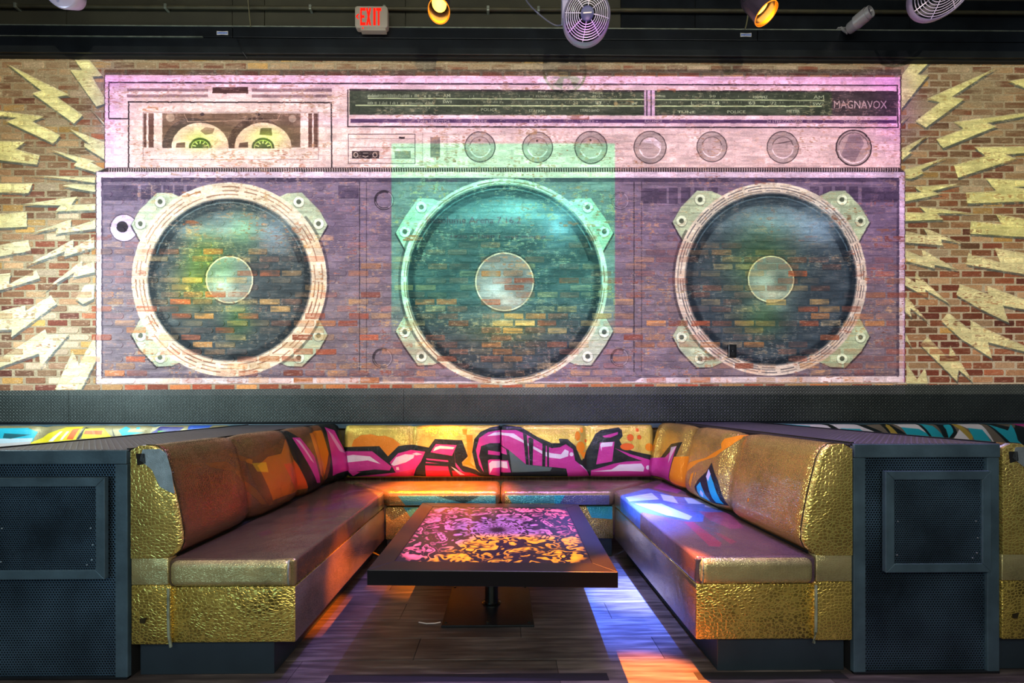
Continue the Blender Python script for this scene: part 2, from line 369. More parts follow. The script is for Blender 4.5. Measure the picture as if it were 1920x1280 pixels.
    pal_tan = [(148, 112, 84), (126, 86, 62), (170, 134, 100), (184, 140, 78), (188, 164, 140), (112, 74, 54), (138, 104, 82), (96, 62, 46)]
    pal_or = [(206, 124, 70), (222, 150, 84), (190, 92, 58), (176, 78, 50), (226, 172, 110), (150, 74, 54)]
    for (k, i, u, v, bw, bh) in BRICKS:
        r = random.Random(k*7919+i*13+1)
        i0 = int((u-bw/2-U0)*RES); i1 = int((u+bw/2-U0)*RES); j0 = int((v-bh/2-V0)*RES); j1 = int((v+bh/2-V0)*RES)
        if i1 <= 0 or j1 <= 0 or i0 >= Wd or j0 >= H: continue
        i0 = max(i0, 0); j0 = max(j0, 0); sl = (slice(j0, j1), slice(i0, i1))
        right = u > 1690; inside = 185 < u < 1697 and v > 138
        low = min(1, max(0, (v-330)/200))
        if inside: col = [x*.86 for x in r.choice(pal_or)]
        elif right: col = r.choice(pal_red if r.random() < .35+.5*low else pal_tan)
        else: col = r.choice(pal_tan if r.random() < .8 else pal_red)
        q = r.uniform(.8, 1.12); raw[sl] = np.array(srgb(col))*q
        bright[sl] = r.uniform(.9, 1.06); isb[sl] = 1
        p = .025+.27*math.exp(-((v-590)/58)**2)+.08*(v > 560)
        if not inside: p = .05+.10*low
        if r.random() < p*.7: expo[sl] = r.uniform(.6, 1)
        elif inside and v > 440 and r.random() < .5: expo[sl] = r.uniform(.12, .5)
    n_f = vnoise(H, Wd, 2.2, 9, 1); n_m = vnoise(H, Wd, 7, 34, 2); n_l = vnoise(H, Wd, 60, 130, 3); n_x = vnoise(H, Wd, 1.3, 3, 4); n_g = vnoise(H, Wd, 16, 10, 9)
    dust = np.clip((.70-.60*np.clip((vv-115)/380, 0, 1))[:, None]*(.5+n_l)*(.35+1.1*n_m), 0, .85)
    streak = np.clip((n_f-.62)*4, 0, 1)*np.clip(n_m*1.6-.4, 0, 1)
    raw = raw*(1-dust[..., None])+np.array(srgb((152, 138, 114)))*dust[..., None]
    raw = raw*(1-.55*streak[..., None])+np.array(srgb((206, 190, 168)))*.55*streak[..., None]
    raw *= (.86+.28*n_x)[..., None]
    n_s = vnoise(H, Wd, 1.6, 14, 21); n_b = vnoise(H, Wd, 26.6, 60, 22)
    peel = np.clip((n_f*.4+n_m*.3+n_s*.3+(n_g-.5)*.3-.575)*9, 0, 1)*np.clip((n_l-.25)*2.2, .3, 1)
    dark_ = (c.rgb.mean(2) < .42)
    soft_hi = np.clip((470-vv)/30, 0, 1)[:, None]
    expo = expo*(1-soft_hi*(1-np.clip((vnoise(H, Wd, 7, 16, 31)-.5)*5, 0, 1)))
    expo *= np.clip(.55+n_m*.9, 0, 1)
    peel = peel*np.where(dark_, .45, 1)
    fl = ((uu < 182) | (uu > 1700))[None, :]
    peel = np.where(fl, np.clip(peel+np.clip((n_f*.5+n_s*.5-.52)*5, 0, 1)*.38*np.clip(n_b*1.6, 0, 1), 0, 1), peel)
    cov = c.a*(1-.8*peel)*(1-expo*(.55+.45*np.clip(n_m*1.5, 0, 1)))
    pr = c.rgb*(bright*(.84+.2*n_m+.14*n_b)*(.86+.16*n_x+.12*n_s))[..., None]
    dark = (c.rgb.mean(2) < .5)
    sp = (np.clip((n_g*.35+n_x*.35+n_s*.3-.60)*9, 0, 1)*.55*np.clip(n_l*2-.4, 0, 1)+np.clip((n_b-.5)*2, 0, 1)*n_s*.28)*dark
    pr = pr*(1-sp[..., None])+np.array(srgb((176, 166, 158)))*sp[..., None]
    out = raw*(1-cov[..., None])+pr*cov[..., None]
    return make_image('boombox mural paint', out)

def paint_projection():
    c = Canvas(-400, 96, 2300, 742, 2, W, base=(.49, .43, .27))
    rgb = c.rgb
    yy = ((np.arange(c.h)+.5)/2+96)[:, None]; xx = ((np.arange(c.w)+.5)/2-400)[None, :]
    top = np.clip(1-(yy-110)/500, 0, 1)[..., None]
    rgb *= (1-.25*top); c.rgb = rgb.astype(np.float32)
    c.rgb[..., 2] += (.10*np.clip((yy-420)/300, 0, 1)).astype(np.float32)
    for p in BOLTS: c.poly([(x-.5, y+2) for x, y in p], (.62, .62, .20) if p[0][1] < 420 else (.60, .56, .30), .8, 1.2)
    c.poly([(196, 140), (1689, 144), (1689, 320), (196, 318)], (.72, .36, .51), 1, 1)
    c.add = True
    for x in range(200, 1700, 30): c.gauss(x, 150, 28, 16, (0, -.10, .13))
    c.gauss(200, 230, 34, 90, (-.05, -.14, .30)); c.gauss(1680, 200, 46, 80, (.02, -.16, .24)); c.gauss(1000, 228, 500, 12, (-.02, -.12, .2)); c.gauss(420, 255, 190, 52, (.12, .16, -.16))
    c.gauss(1520, 200, 150, 40, (.08, .02, .1))
    for x, y in ((375, 262), (500, 258)): c.gauss(x, y, 30, 18, (0, .75, -.35))
    c.add = False
    for a, b in ((655, 1206), (1230, 1560)): c.poly([(a, 170), (b, 172), (b, 216), (a, 214)], (.50, .56, .36), 1, 1.5)
    c.add = False
    c.poly([(180, 320), (1697, 320), (1697, 717), (180, 720)], (.56, .32, .74), 1, 1.5)
    g = (yy > 330) & (xx > 191-0) & (xx < 1700)
    f = np.clip((yy-430)/150, 0, 1)*g
    c.rgb = c.rgb*(1-f[..., None]*.8)+np.array((.62, .50, .52), np.float32)*(f[..., None]*.8); c.rgb = c.rgb.astype(np.float32)
    for n, s in enumerate(SPK):
        for p in brackets(s): c.poly(p, (.52, .56, .38), .95, 2)
        c.ell(s[0], s[1], s[2], s[2], ((.72, .55, .38), (.6, .6, .38), (.58, .48, .50))[n], .95, s[3], soft=1)
        c.ell(s[0], s[1], s[3], s[3], ((.50, .50, .42), (.44, .50, .42), (.40, .46, .58))[n], 1, soft=2)
    # green picture field
    m = Canvas(-400, 96, 2300, 742, 2, W); m.rect(734, 269, 1153, 900, (1, 1, 1))
    fade = m.a*np.clip((640-yy)/90, 0, 1)
    for t, x, y, w, h in [('Resolume Arena 7.16.2', 800, 418, 176, 12), ('1920 x 1080 1 wall output', 845, 446, 178, 6), ('Advanced Output', 797, 340, 60, 5)]:
        q = Canvas(-400, 96, 2300, 742, 2, W); q.text(t, x, y, w, h, (1, 1, 1)); q.text(t, x+.5, y, w, h, (1, 1, 1)); q.text(t, x+.25, y+.4, w, h, (1, 1, 1)); fade_t = q.a
        c.rgb *= (1-.85*fade_t)[..., None]; fade = fade*(1-.9*fade_t)
    kk = np.clip((yy-330)/8, 0, 1)[..., None]
    gc = (np.array((.30, 1.05, .60))*(1-kk)+np.array((.14, 1.55, 1.0))*kk).astype(np.float32)
    c.rgb = c.rgb*(1-fade[..., None])+gc*fade[..., None]; c.rgb = c.rgb.astype(np.float32)
    c.add = True
    c.gauss(385, 500, 38, 52, (1.4, 3.0, -.45)); c.gauss(445, 600, 26, 30, (.2, 1.1, -.2)); c.gauss(350, 545, 40, 40, (.9, .8, -.3)); c.gauss(455, 440, 30, 40, (.1, .6, -.2))
    c.gauss(1425, 490, 62, 70, (.06, .62, -.25)); c.gauss(1430, 600, 40, 30, (.1, .5, -.2))
    c.gauss(950, 620, 70, 26, (.9, .9, -.1)); c.gauss(1060, 400, 50, 50, (.1, .35, .5)); c.gauss(900, 380, 110, 40, (0, .25, .3))
    c.add = False
    for sp_i in SPK: c.ell(sp_i[0], sp_i[1], sp_i[4], sp_i[4], (.50, .62, .48), .8, soft=2)
    c.gauss(420, 500, 26, 26, (.3, 1.2, .1), .6)
    return c
print('painting'); IM_MURAL = paint_mural(); GOBO = paint_projection()

# video projector: a spot whose beam carries the picture
PX, PY_, PZ = .75, -1.1, 2.55
D = WY-PY_
g = GOBO; gy = ((np.arange(g.h)+.5)/g.res+g.y0)[:, None]; gx = ((np.arange(g.w)+.5)/g.res+g.x0)[None, :]
tx = ((gx-945)*S-PX)/D; ty = ((752-gy)*S+HC-PZ)/D
comp = (1+tx**2+ty**2)**2
IM_G = make_image('projected picture', np.clip(g.rgb, 0, 3)*comp[..., None].astype(np.float32), linear=True)
pj = spot('video_projector_beam', (PX, PY_, PZ), (PX, WY, PZ), 140, (1, 1, 1), 4*PI*PI*D*D, 0, 0)
pj.data.use_nodes = True; nt = pj.data.node_tree; em = nt.nodes['Emission']
tc = nt.nodes.new('ShaderNodeTexCoord'); sp_ = nt.nodes.new('ShaderNodeSeparateXYZ'); nt.links.new(tc.outputs['Normal'], sp_.inputs[0])
def nmath(nt, op, a, b=None, c=None):
    n = nt.nodes.new('ShaderNodeMath'); n.operation = op
    for i, x in enumerate((a, b, c)):
        if x is None: continue
        if isinstance(x, (int, float)): n.inputs[i].default_value = x
        else: nt.links.new(x, n.inputs[i])
    return n.outputs[0]
az = nmath(nt, 'ABSOLUTE', sp_.outputs[2])
dx = nmath(nt, 'DIVIDE', sp_.outputs[0], az); dy = nmath(nt, 'DIVIDE', sp_.outputs[1], az)
x0g, x1g = (g.x0-945)*S, (g.x0+g.w/g.res-945)*S; z1g, z0g = (752-g.y0)*S+HC, (752-g.y0-g.h/g.res)*S+HC
SGN = 1
uu_ = nmath(nt, 'MULTIPLY_ADD', dx, SGN*D/(x1g-x0g), (PX-x0g)/(x1g-x0g)); vv_ = nmath(nt, 'MULTIPLY_ADD', dy, D/(z1g-z0g), (PZ-z0g)/(z1g-z0g))
cb = nt.nodes.new('ShaderNodeCombineXYZ'); nt.links.new(uu_, cb.inputs[0]); nt.links.new(vv_, cb.inputs[1])
ti = nt.nodes.new('ShaderNodeTexImage'); ti.image = IM_G; ti.extension = 'CLIP'; nt.links.new(cb.outputs[0], ti.inputs[0]); nt.links.new(ti.outputs[0], em.inputs[0])

# ------------------------------------------------------------------ materials
MATS = {}
def newmat(name):
    m = bpy.data.materials.new(name); m.use_nodes = True; MATS[name] = m; return m, m.node_tree, m.node_tree.nodes['Principled BSDF']
def setp(b, **k):
    for n, v in k.items():
        n = {'base': 'Base Color', 'metal': 'Metallic', 'rough': 'Roughness', 'spec': 'Specular IOR Level', 'coat': 'Coat Weight', 'em': 'Emission Color', 'es': 'Emission Strength'}[n]
        b.inputs[n].default_value = (*v, 1) if isinstance(v, tuple) else v
def node(nt, t, **k):
    n = nt.nodes.new(t)
    for a, v in k.items(): setattr(n, a, v)
    return n
def noise_tex(nt, vec, scale, detail=3, sc=None):
    if sc:
        mp = node(nt, 'ShaderNodeMapping'); mp.inputs['Scale'].default_value = sc; nt.links.new(vec, mp.inputs[0]); vec = mp.outputs[0]
    n = node(nt, 'ShaderNodeTexNoise'); n.inputs['Scale'].default_value = scale; n.inputs['Detail'].default_value = detail; nt.links.new(vec, n.inputs['Vector']); return n.outputs[0]
def ramp(nt, fac, stops):
    r = node(nt, 'ShaderNodeValToRGB'); e = r.color_ramp.elements
    while len(e) < len(stops): e.new(.5)
    for x, (p, c) in zip(e, stops): x.position = p; x.color = (*c, 1)
    nt.links.new(fac, r.inputs[0]); return r.outputs[0]
def bump(nt, b, hgt, strength, dist, prev=None):
    n = node(nt, 'ShaderNodeBump'); n.inputs['Strength'].default_value = strength; n.inputs['Distance'].default_value = dist
    nt.links.new(hgt, n.inputs['Height'])
    if prev is not None: nt.links.new(prev, n.inputs['Normal'])
    if b is not None: nt.links.new(n.outputs[0], b.inputs['Normal'])
    return n.outputs[0]
def mixc(nt, fac, a, b, mode='MIX'):
    n = node(nt, 'ShaderNodeMix', data_type='RGBA', blend_type=mode)
    if isinstance(fac, (int, float)): n.inputs[0].default_value = fac
    else: nt.links.new(fac, n.inputs[0])
    for i, x in ((6, a), (7, b)):
        if isinstance(x, tuple): n.inputs[i].default_value = (*x, 1)
        else: nt.links.new(x, n.inputs[i])
    return n.outputs[2]
def pos_uv(nt, ax, a0, a1, bx, b0, b1):
    """world position -> image uv, a linear map on two axes"""
    g = node(nt, 'ShaderNodeNewGeometry'); s = node(nt, 'ShaderNodeSeparateXYZ'); nt.links.new(g.outputs['Position'], s.inputs[0])
    u = nmath(nt, 'MULTIPLY_ADD', s.outputs[ax], 1/(a1-a0), -a0/(a1-a0)); v = nmath(nt, 'MULTIPLY_ADD', s.outputs[bx], 1/(b1-b0), -b0/(b1-b0))
    c = node(nt, 'ShaderNodeCombineXYZ'); nt.links.new(u, c.inputs[0]); nt.links.new(v, c.inputs[1]); return c.outputs[0], g.outputs['Position']
def simple(name, col, rough=.5, metal=0., var=.25, scale=9, bmp=.15, **k):
    m, nt, b = newmat(name); setp(b, rough=rough, metal=metal, **k)
    g = node(nt, 'ShaderNodeNewGeometry'); n = noise_tex(nt, g.outputs['Position'], scale, 4)
    lo = tuple(x*(1-var) for x in col); hi = tuple(min(1, x*(1+var)) for x in col)
    nt.links.new(ramp(nt, n, [(.3, lo), (.7, hi)]), b.inputs['Base Color'])
    if bmp: bump(nt, b, noise_tex(nt, g.outputs['Position'], scale*12, 2), bmp, .002)
    return m
# mural
m, nt, b = newmat('painted_brick')
uv, pos = pos_uv(nt, 0, (U0-945)*S, (U1-945)*S, 2, (752-V1)*S+HC, (752-V0)*S+HC)
t = node(nt, 'ShaderNodeTexImage'); t.image = IM_MURAL; t.extension = 'EXTEND'; t.interpolation = 'Cubic'; nt.links.new(uv, t.inputs[0]); nt.links.new(t.outputs[0], b.inputs['Base Color'])
setp(b, rough=.75, spec=.25); bump(nt, b, noise_tex(nt, pos, 60, 5), .5, .004)
BLACKM = simple('black_painted_steel', lin((26, 30, 34)), .32, .3, .35, 5, .25)
OLIVE = simple('dark_painted_board', lin((52, 50, 34)), .8, 0, .3, 2, .1)
TEAL = simple('blue_black_lacquered_steel', lin((80, 102, 114)), .4, .35, .3, 7, .35)
KICK = simple('blue_black_kick_board', lin((38, 50, 58)), .5, .1, .2, 4, .15)
DARK = simple('black_void_lining', lin((10, 10, 11)), .9, 0, .1, 4, 0)
TABLEF = simple('black_laminate_table_frame', lin((16, 13, 13)), .35, 0, .2, 6, .1)
CHROME = simple('dark_chrome_post', lin((90, 95, 90)), .2, .9, .2, 6, .05)
WHITEP = simple('off_white_plastic', lin((205, 200, 195)), .4, 0, .05, 5, 0)
GREYP = simple('grey_lilac_metal', lin((150, 145, 175)), .35, .4, .1, 8, 0)
SCREW = simple('bright_screw_metal', lin((190, 195, 195)), .3, .8, .1, 8, 0)
CABLE = simple('grey_cable_sheath', lin((70, 72, 95)), .5, 0, .1, 8, 0)
EDGE = simple('clip_steel_and_edge_highlight', lin((170, 178, 160)), .35, .7, .3, 14, 0)  # steel of the pipe clips, and the beam's imitated edge highlights
TAPE = simple('silver_tape', lin((170, 178, 178)), .28, .6, .2, 26, .5)
PIPE = simple('dark_piping', lin((70, 62, 40)), .3, .6, .3, 30, 0)
PALEP = simple('pale_worn_strip', lin((150, 160, 140)), .4, .3, .3, 30, .2)
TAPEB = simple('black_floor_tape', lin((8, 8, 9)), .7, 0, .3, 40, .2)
# tread plate
def tread(name, col, rough, sc=1.):
    m, nt, b = newmat(name); setp(b, rough=rough, metal=.45)
    g = node(nt, 'ShaderNodeNewGeometry'); P = g.outputs['Position']
    hs = []
    for ang, off in ((.9, 0.), (-.9, .5)):
        mp = node(nt, 'ShaderNodeMapping'); mp.inputs['Scale'].default_value = (1/(.030*sc), 1/(.030*sc), 1/(.030*sc)); mp.inputs['Location'].default_value = (off, off, off); nt.links.new(P, mp.inputs[0])
        fr = node(nt, 'ShaderNodeVectorMath', operation='FRACTION'); nt.links.new(mp.outputs[0], fr.inputs[0])
        sb = node(nt, 'ShaderNodeVectorMath', operation='SUBTRACT'); sb.inputs[1].default_value = (.5, .5, .5); nt.links.new(fr.outputs[0], sb.inputs[0])
        s = node(nt, 'ShaderNodeSeparateXYZ'); nt.links.new(sb.outputs[0], s.inputs[0])
        sec = s.outputs[2] if 'wall' in name else s.outputs[1]
        ca, sa = math.cos(ang), math.sin(ang)
        a = nmath(nt, 'ADD', nmath(nt, 'MULTIPLY', s.outputs[0], ca), nmath(nt, 'MULTIPLY', sec, sa))
        c_ = nmath(nt, 'SUBTRACT', nmath(nt, 'MULTIPLY', sec, ca), nmath(nt, 'MULTIPLY', s.outputs[0], sa))
        d = nmath(nt, 'SQRT', nmath(nt, 'ADD', nmath(nt, 'POWER', nmath(nt, 'MULTIPLY', a, 2.4), 2.), nmath(nt, 'POWER', nmath(nt, 'MULTIPLY', c_, 7.), 2.)))
        hs.append(nmath(nt, 'SUBTRACT', 1., d))
    h = nmath(nt, 'MAXIMUM', nmath(nt, 'MAXIMUM', hs[0], hs[1]), 0.)
    n = noise_tex(nt, P, 3, 4); lo = tuple(x*.7 for x in col); hi = tuple(x*1.35 for x in col)
    base = ramp(nt, n, [(.3, lo), (.7, hi)]); nt.links.new(mixc(nt, nmath(nt, 'MINIMUM', nmath(nt, 'MULTIPLY', h, 1.6), 1.), base, tuple(min(1, x*2.6) for x in col)), b.inputs['Base Color'])
    bump(nt, b, h, 1, .004); return m
TREADW = tread('tread_plate_wall', lin((62, 68, 66)), .45); TREADT = tread('tread_plate_top', lin((66, 64, 74)), .45)
# perforated sheet: real see-through holes
def perf(name, col, pitch):
    m, nt, b = newmat(name); setp(b, rough=.35, metal=.7)
    g = node(nt, 'ShaderNodeNewGeometry'); s = node(nt, 'ShaderNodeSeparateXYZ'); nt.links.new(g.outputs['Position'], s.inputs[0])
    P3 = math.sqrt(3)*pitch; ds = []
    for o in (0, .5):
        x = nmath(nt, 'SUBTRACT', nmath(nt, 'FRACT', nmath(nt, 'ADD', nmath(nt, 'DIVIDE', s.outputs[0], pitch), o)), .5)
        z = nmath(nt, 'SUBTRACT', nmath(nt, 'FRACT', nmath(nt, 'ADD', nmath(nt, 'DIVIDE', s.outputs[2], P3), o)), .5)
        ds.append(nmath(nt, 'SQRT', nmath(nt, 'ADD', nmath(nt, 'POWER', x, 2.), nmath(nt, 'POWER', nmath(nt, 'MULTIPLY', z, math.sqrt(3)), 2.))))
    d = nmath(nt, 'MINIMUM', ds[0], ds[1]); hole = nmath(nt, 'LESS_THAN', d, .33)
    n = noise_tex(nt, g.outputs['Position'], 4, 5); nt.links.new(ramp(nt, n, [(.3, tuple(x*.5 for x in col)), (.72, tuple(x*1.7 for x in col))]), b.inputs['Base Color'])
    tr = node(nt, 'ShaderNodeBsdfTransparent'); mx = node(nt, 'ShaderNodeMixShader'); nt.links.new(hole, mx.inputs[0]); nt.links.new(b.outputs[0], mx.inputs[1]); nt.links.new(tr.outputs[0], mx.inputs[2])
    nt.links.new(mx.outputs[0], nt.nodes['Material Output'].inputs[0]); bump(nt, b, d, .6, .004); return m
PERF = perf('perforated_steel', lin((78, 102, 120)), .0125)
PERFH = perf('perforated_steel_hatch', lin((74, 96, 112)), .0110)
# crocodile vinyl, optionally with a painted picture in its alpha
def croc(name, gold=(201, 168, 84), cell=.022, img=None, uvargs=None, rough=.27, metal=.85, strength=.7, stretch=(1, 1, .55), wear=.25, pmetal=.25, net=.4):
    m, nt, b = newmat(name); setp(b, rough=rough, metal=metal)
    g = node(nt, 'ShaderNodeNewGeometry'); P = g.outputs['Position']
    dv = node(nt, 'ShaderNodeVectorMath', operation='MULTIPLY_ADD'); 
    nz = node(nt, 'ShaderNodeTexNoise'); nz.inputs['Scale'].default_value = 5; nt.links.new(P, nz.inputs['Vector']); nt.links.new(nz.outputs['Color'], dv.inputs[0]); dv.inputs[1].default_value = (.035, .035, .035); nt.links.new(P, dv.inputs[2])
    mp = node(nt, 'ShaderNodeMapping'); mp.inputs['Scale'].default_value = tuple(1/(cell*x) for x in stretch); nt.links.new(dv.outputs[0], mp.inputs[0])
    vo = node(nt, 'ShaderNodeTexVoronoi', feature='DISTANCE_TO_EDGE'); vo.inputs['Scale'].default_value = 1; vo.inputs['Randomness'].default_value = .8; nt.links.new(mp.outputs[0], vo.inputs['Vector'])
    hgt = nmath(nt, 'MINIMUM', nmath(nt, 'MULTIPLY', vo.outputs[0], 5.), 1.)
    gl = lin(gold); n = noise_tex(nt, P, 4.5, 5)
    base = ramp(nt, n, [(.30, tuple(x*(1-wear*1.6) for x in gl)), (.5, gl), (.75, tuple(min(1, x*1.25) for x in gl))])
    base = mixc(nt, nmath(nt, 'MULTIPLY', nmath(nt, 'SUBTRACT', 1., hgt), net), base, tuple(min(1, x*1.9) for x in gl))
    met = None
    if img:
        uv, _ = pos_uv(nt, *uvargs); t = node(nt, 'ShaderNodeTexImage'); t.image = img; t.extension = 'CLIP'; nt.links.new(uv, t.inputs[0])
        base = mixc(nt, t.outputs[1], base, t.outputs[0]); met = nmath(nt, 'MULTIPLY_ADD', t.outputs[1], pmetal-metal, metal); nt.links.new(met, b.inputs['Metallic'])
    nt.links.new(base, b.inputs['Base Color'])
    b1 = bump(nt, None, noise_tex(nt, P, 6, 2.5), .5, .026)
    bump(nt, b, hgt, strength, .0014, b1); return m

# ------------------------------------------------------------------ mesh building
class MB:
    def __init__(s): s.v = []; s.f = []
    def add(s, vs, fs):
        o = len(s.v); s.v += [tuple(x) for x in vs]; s.f += [tuple(i+o for i in q) for q in fs]; return s
    def box(s, x0, y0, z0, x1, y1, z1):
        x0, x1 = sorted((x0, x1)); y0, y1 = sorted((y0, y1)); z0, z1 = sorted((z0, z1))
        return s.add([(x0, y0, z0), (x1, y0, z0), (x1, y1, z0), (x0, y1, z0), (x0, y0, z1), (x1, y0, z1), (x1, y1, z1), (x0, y1, z1)],
                     [(0, 3, 2, 1), (4, 5, 6, 7), (0, 1, 5, 4), (1, 2, 6, 5), (2, 3, 7, 6), (3, 0, 4, 7)])
    def prism(s, pts, f):
        """pts: 2d outline; f(p, k) -> 3d, k = 0 or 1"""
        n = len(pts); vs = [f(p, 0) for p in pts]+[f(p, 1) for p in pts]
        return s.add(vs, [tuple(range(n))[::-1], tuple(range(n, 2*n))]+[(i, (i+1) % n, n+(i+1) % n, n+i) for i in range(n)])
    def loft(s, rings, cap=True, closed=True):
        n = len(rings[0]); vs = [p for r in rings for p in r]; fs = []
        for k in range(len(rings)-1):
            for i in range(n if closed else n-1):
                j = (i+1) % n; fs.append((k*n+i, k*n+j, (k+1)*n+j, (k+1)*n+i))
        if cap: fs += [tuple(range(n))[::-1], tuple(range((len(rings)-1)*n, len(rings)*n))]
        return s.add(vs, fs)
    def tube(s, path, r, n=8, cap=True):
        path = [Vector(p) for p in path]; rings = []
        for i, p in enumerate(path):
            d = (path[min(i+1, len(path)-1)]-path[max(i-1, 0)]).normalized(); a = d.cross(Vector((0, 0, 1)))
            if a.length < .1: a = d.cross(Vector((1, 0, 0)))
            a.normalize(); b_ = d.cross(a); rr = r[i] if isinstance(r, (list, tuple)) else r
            rings.append([p+a*math.cos(2*PI*k/n)*rr+b_*math.sin(2*PI*k/n)*rr for k in range(n)])
        return s.loft(rings, cap)
    def lathe(s, prof, c, axis, n=32, cap=False, closed_profile=False):
        """prof: (distance along axis, radius)"""
        ax = Vector(axis).normalized(); a = ax.cross(Vector((0, 0, 1)))
        if a.length < .1: a = ax.cross(Vector((1, 0, 0)))
        a.normalize(); b_ = ax.cross(a); c = Vector(c)
        rings = [[c+ax*t+a*math.cos(2*PI*k/n)*r+b_*math.sin(2*PI*k/n)*r for k in range(n)] for t, r in prof]
        if closed_profile: rings.append(rings[0])
        return s.loft(rings, cap)
    def build(s, name, mat, parent=None, smooth=False, bev=0, seg=2, ang=.6):
        me = bpy.data.meshes.new(name); o = bpy.data.objects.new(name, me)
        off = Vector((0, 0, 0))
        if parent is not None:
            q = parent
            while q is not None: off += q.location; q = q.parent
        me.from_pydata([(x-off.x, y-off.y, z-off.z) for x, y, z in s.v], [], s.f)
        import bmesh
        bm = bmesh.new(); bm.from_mesh(me); bmesh.ops.recalc_face_normals(bm, faces=bm.faces)
        if bev: 
            es = [e for e in bm.edges if len(e.link_faces) == 2 and e.calc_face_angle(0) > ang]
            bmesh.ops.bevel(bm, geom=es, offset=bev, segments=seg, affect='EDGES', profile=.5, clamp_overlap=True)
        bm.to_mesh(me); bm.free()
        if smooth:
            for p in me.polygons: p.use_smooth = True
            if smooth != 'all':
                try: me.set_sharp_from_angle(angle=math.radians(50))
                except Exception: pass
        me.materials.append(mat); COL.objects.link(o); o.parent = parent; return o
def empty(name, loc, label=None, cat=None, group=None, kind=None):
    o = bpy.data.objects.new(name, None); COL.objects.link(o); o.location = loc; o.empty_display_size = .1; return tag(o, label, cat, group, kind)
def tag(o, label=None, cat=None, group=None, kind=None):
    if label: o['label'] = label
    if cat: o['category'] = cat
    if group: o['group'] = group
    if kind: o['kind'] = kind
    return o

# ------------------------------------------------------------------ brick wall
X0, X1 = (U0-945)*S, (U1-945)*S; ZB, ZT = .0, (752-104)*S+HC
wall = MB().box(X0, WY+.004, 0, X1, WY+.15, ZT).build('wall_back', MATS['painted_brick'])
tag(wall, 'brick back wall painted with a huge boombox and lightning bolts', 'wall', kind='structure')
def brick_shape(w, h, proud, r=None):
    c = .32*h; f = .0025; d0 = .02
    oct_ = lambda i: [(-w/2+c, -h/2+i), (w/2-c, -h/2+i), (w/2-i, -h/2+c), (w/2-i, h/2-c), (w/2-c, h/2-i), (-w/2+c, h/2-i), (-w/2+i, h/2-c), (-w/2+i, -h/2+c)]
    A = [(x, -proud, z) for x, z in oct_(f)]; B_ = [(x, -proud+f, z) for x, z in oct_(0)]; C_ = [(x, d0, z) for x, z in oct_(0)]
    vs = A+B_+C_; fs = [tuple(range(8))]
    for k in (0, 8):
        fs += [(k+i, k+8+i, k+8+(i+1) % 8, k+(i+1) % 8) for i in range(8)]
    return vs, fs
order = sorted(BRICKS, key=lambda b_: ((b_[2]-945)*S)**2+((752-b_[3])*S)**2)
near = set((b_[0], b_[1]) for b_ in order[:300])
var = []
for q in range(6):
    vs, fs = brick_shape(BR_W*S*(.95+.012*q), BR_H*S*(.95+.015*((q*2) % 5)), .002+.0006*q)
    me = bpy.data.meshes.new('brick'); me.from_pydata(vs, [], fs); me.materials.append(MATS['painted_brick']); var.append(me)
field = MB()
for (k, i, u, v, bw, bh) in BRICKS:
    x = (u-945)*S; z = (752-v)*S+HC; r = random.Random(k*77+i)
    if z+bh*S/2 > ZT-.004: continue
    if (k, i) in near:
        o = bpy.data.objects.new('brick', r.choice(var)); COL.objects.link(o); o.parent = wall; o.location = (x, WY+.004, z); o.rotation_euler = (0, r.uniform(-.008, .008), 0)
    else:
        vs, fs = brick_shape(bw*S, bh*S, .002+.003*r.random()); field.add([(a+x, b_+WY+.004, c+z) for a, b_, c in vs], fs)
fo = field.build('brick_field', MATS['painted_brick'], wall); fo['kind'] = 'stuff'

# wall above the header, conduit, ceiling, floor
up = MB()
sx = [X0]+[atY(p, 30, WY).x for p in (132, 440, 500, 762, 1162, 1300, 1700)]+[X1]
upper = MB().box(X0, WY-.02, ZT, X1, WY+.15, 5.9).build('wall_upper', OLIVE); tag(upper, 'dark painted board wall above the black header beam', 'wall', kind='structure')
for a, b_ in zip(sx[:-1], sx[1:]): MB().box(a+.003, WY-.034, 4.5, b_-.003, WY-.019, 5.05).build('panel', OLIVE if a < -.2 else BLACKM, upper, bev=.002)
zc = atY(600, 8, 3.8).z
cr = MB().tube([(X0, 3.84, zc), (X1, 3.84, zc)], .016, 10); co = cr.build('conduit', simple('dusty_olive_pipe', lin((66, 62, 40)), .6, .2), upper, True)
for p in (27, 309, 581, 720, 915, 1010, 1075): 
    q = atY(p, 8, 3.82); MB().box(q.x-.012, 3.82, zc-.024, q.x+.012, 3.88, zc+.02).build('pipe_clip', EDGE, upper, bev=.003)
ceil = MB().box(X0, -3.5, 5.85, X1, 4.05, 5.95).build('ceiling', DARK); tag(ceil, 'black painted ceiling', 'ceiling', kind='structure')

# header beam
hb = empty('trim_1', (0, 3.6, 4.4), 'long black steel header beam above the brick mural', 'trim', kind='structure')
zz = lambda py, Y: atY(960, py, Y).z
segs = [X0, atY(436, 60, 3.845).x, atY(1421, 60, 3.845).x, X1]
for a, b_ in zip(segs[:-1], segs[1:]):
    MB().box(a+.003, 3.845, zz(73, 3.845), b_-.003, 3.88, zz(53, 3.845)).build('upper_box', BLACKM, hb, bev=.004)
MB().box(X0, 3.838, zz(102.5, 3.838), X1, 3.88, zz(74, 3.838)).build('lower_box', BLACKM, hb, bev=.005)
MB().box(X0, 3.842, zz(53.4, 3.845), X1, 3.87, zz(51.6, 3.845)).build('edge_highlight_strip', EDGE, hb)  # pale strip stands in for the lit top lip of the beam
MB().box(X0, 3.835, zz(73.4, 3.838), atY(380, 72, 3.838).x, 3.85, zz(72., 3.838)).build('edge_highlight_strip', EDGE, hb)  # second imitated highlight, on the left stretch of the beam only
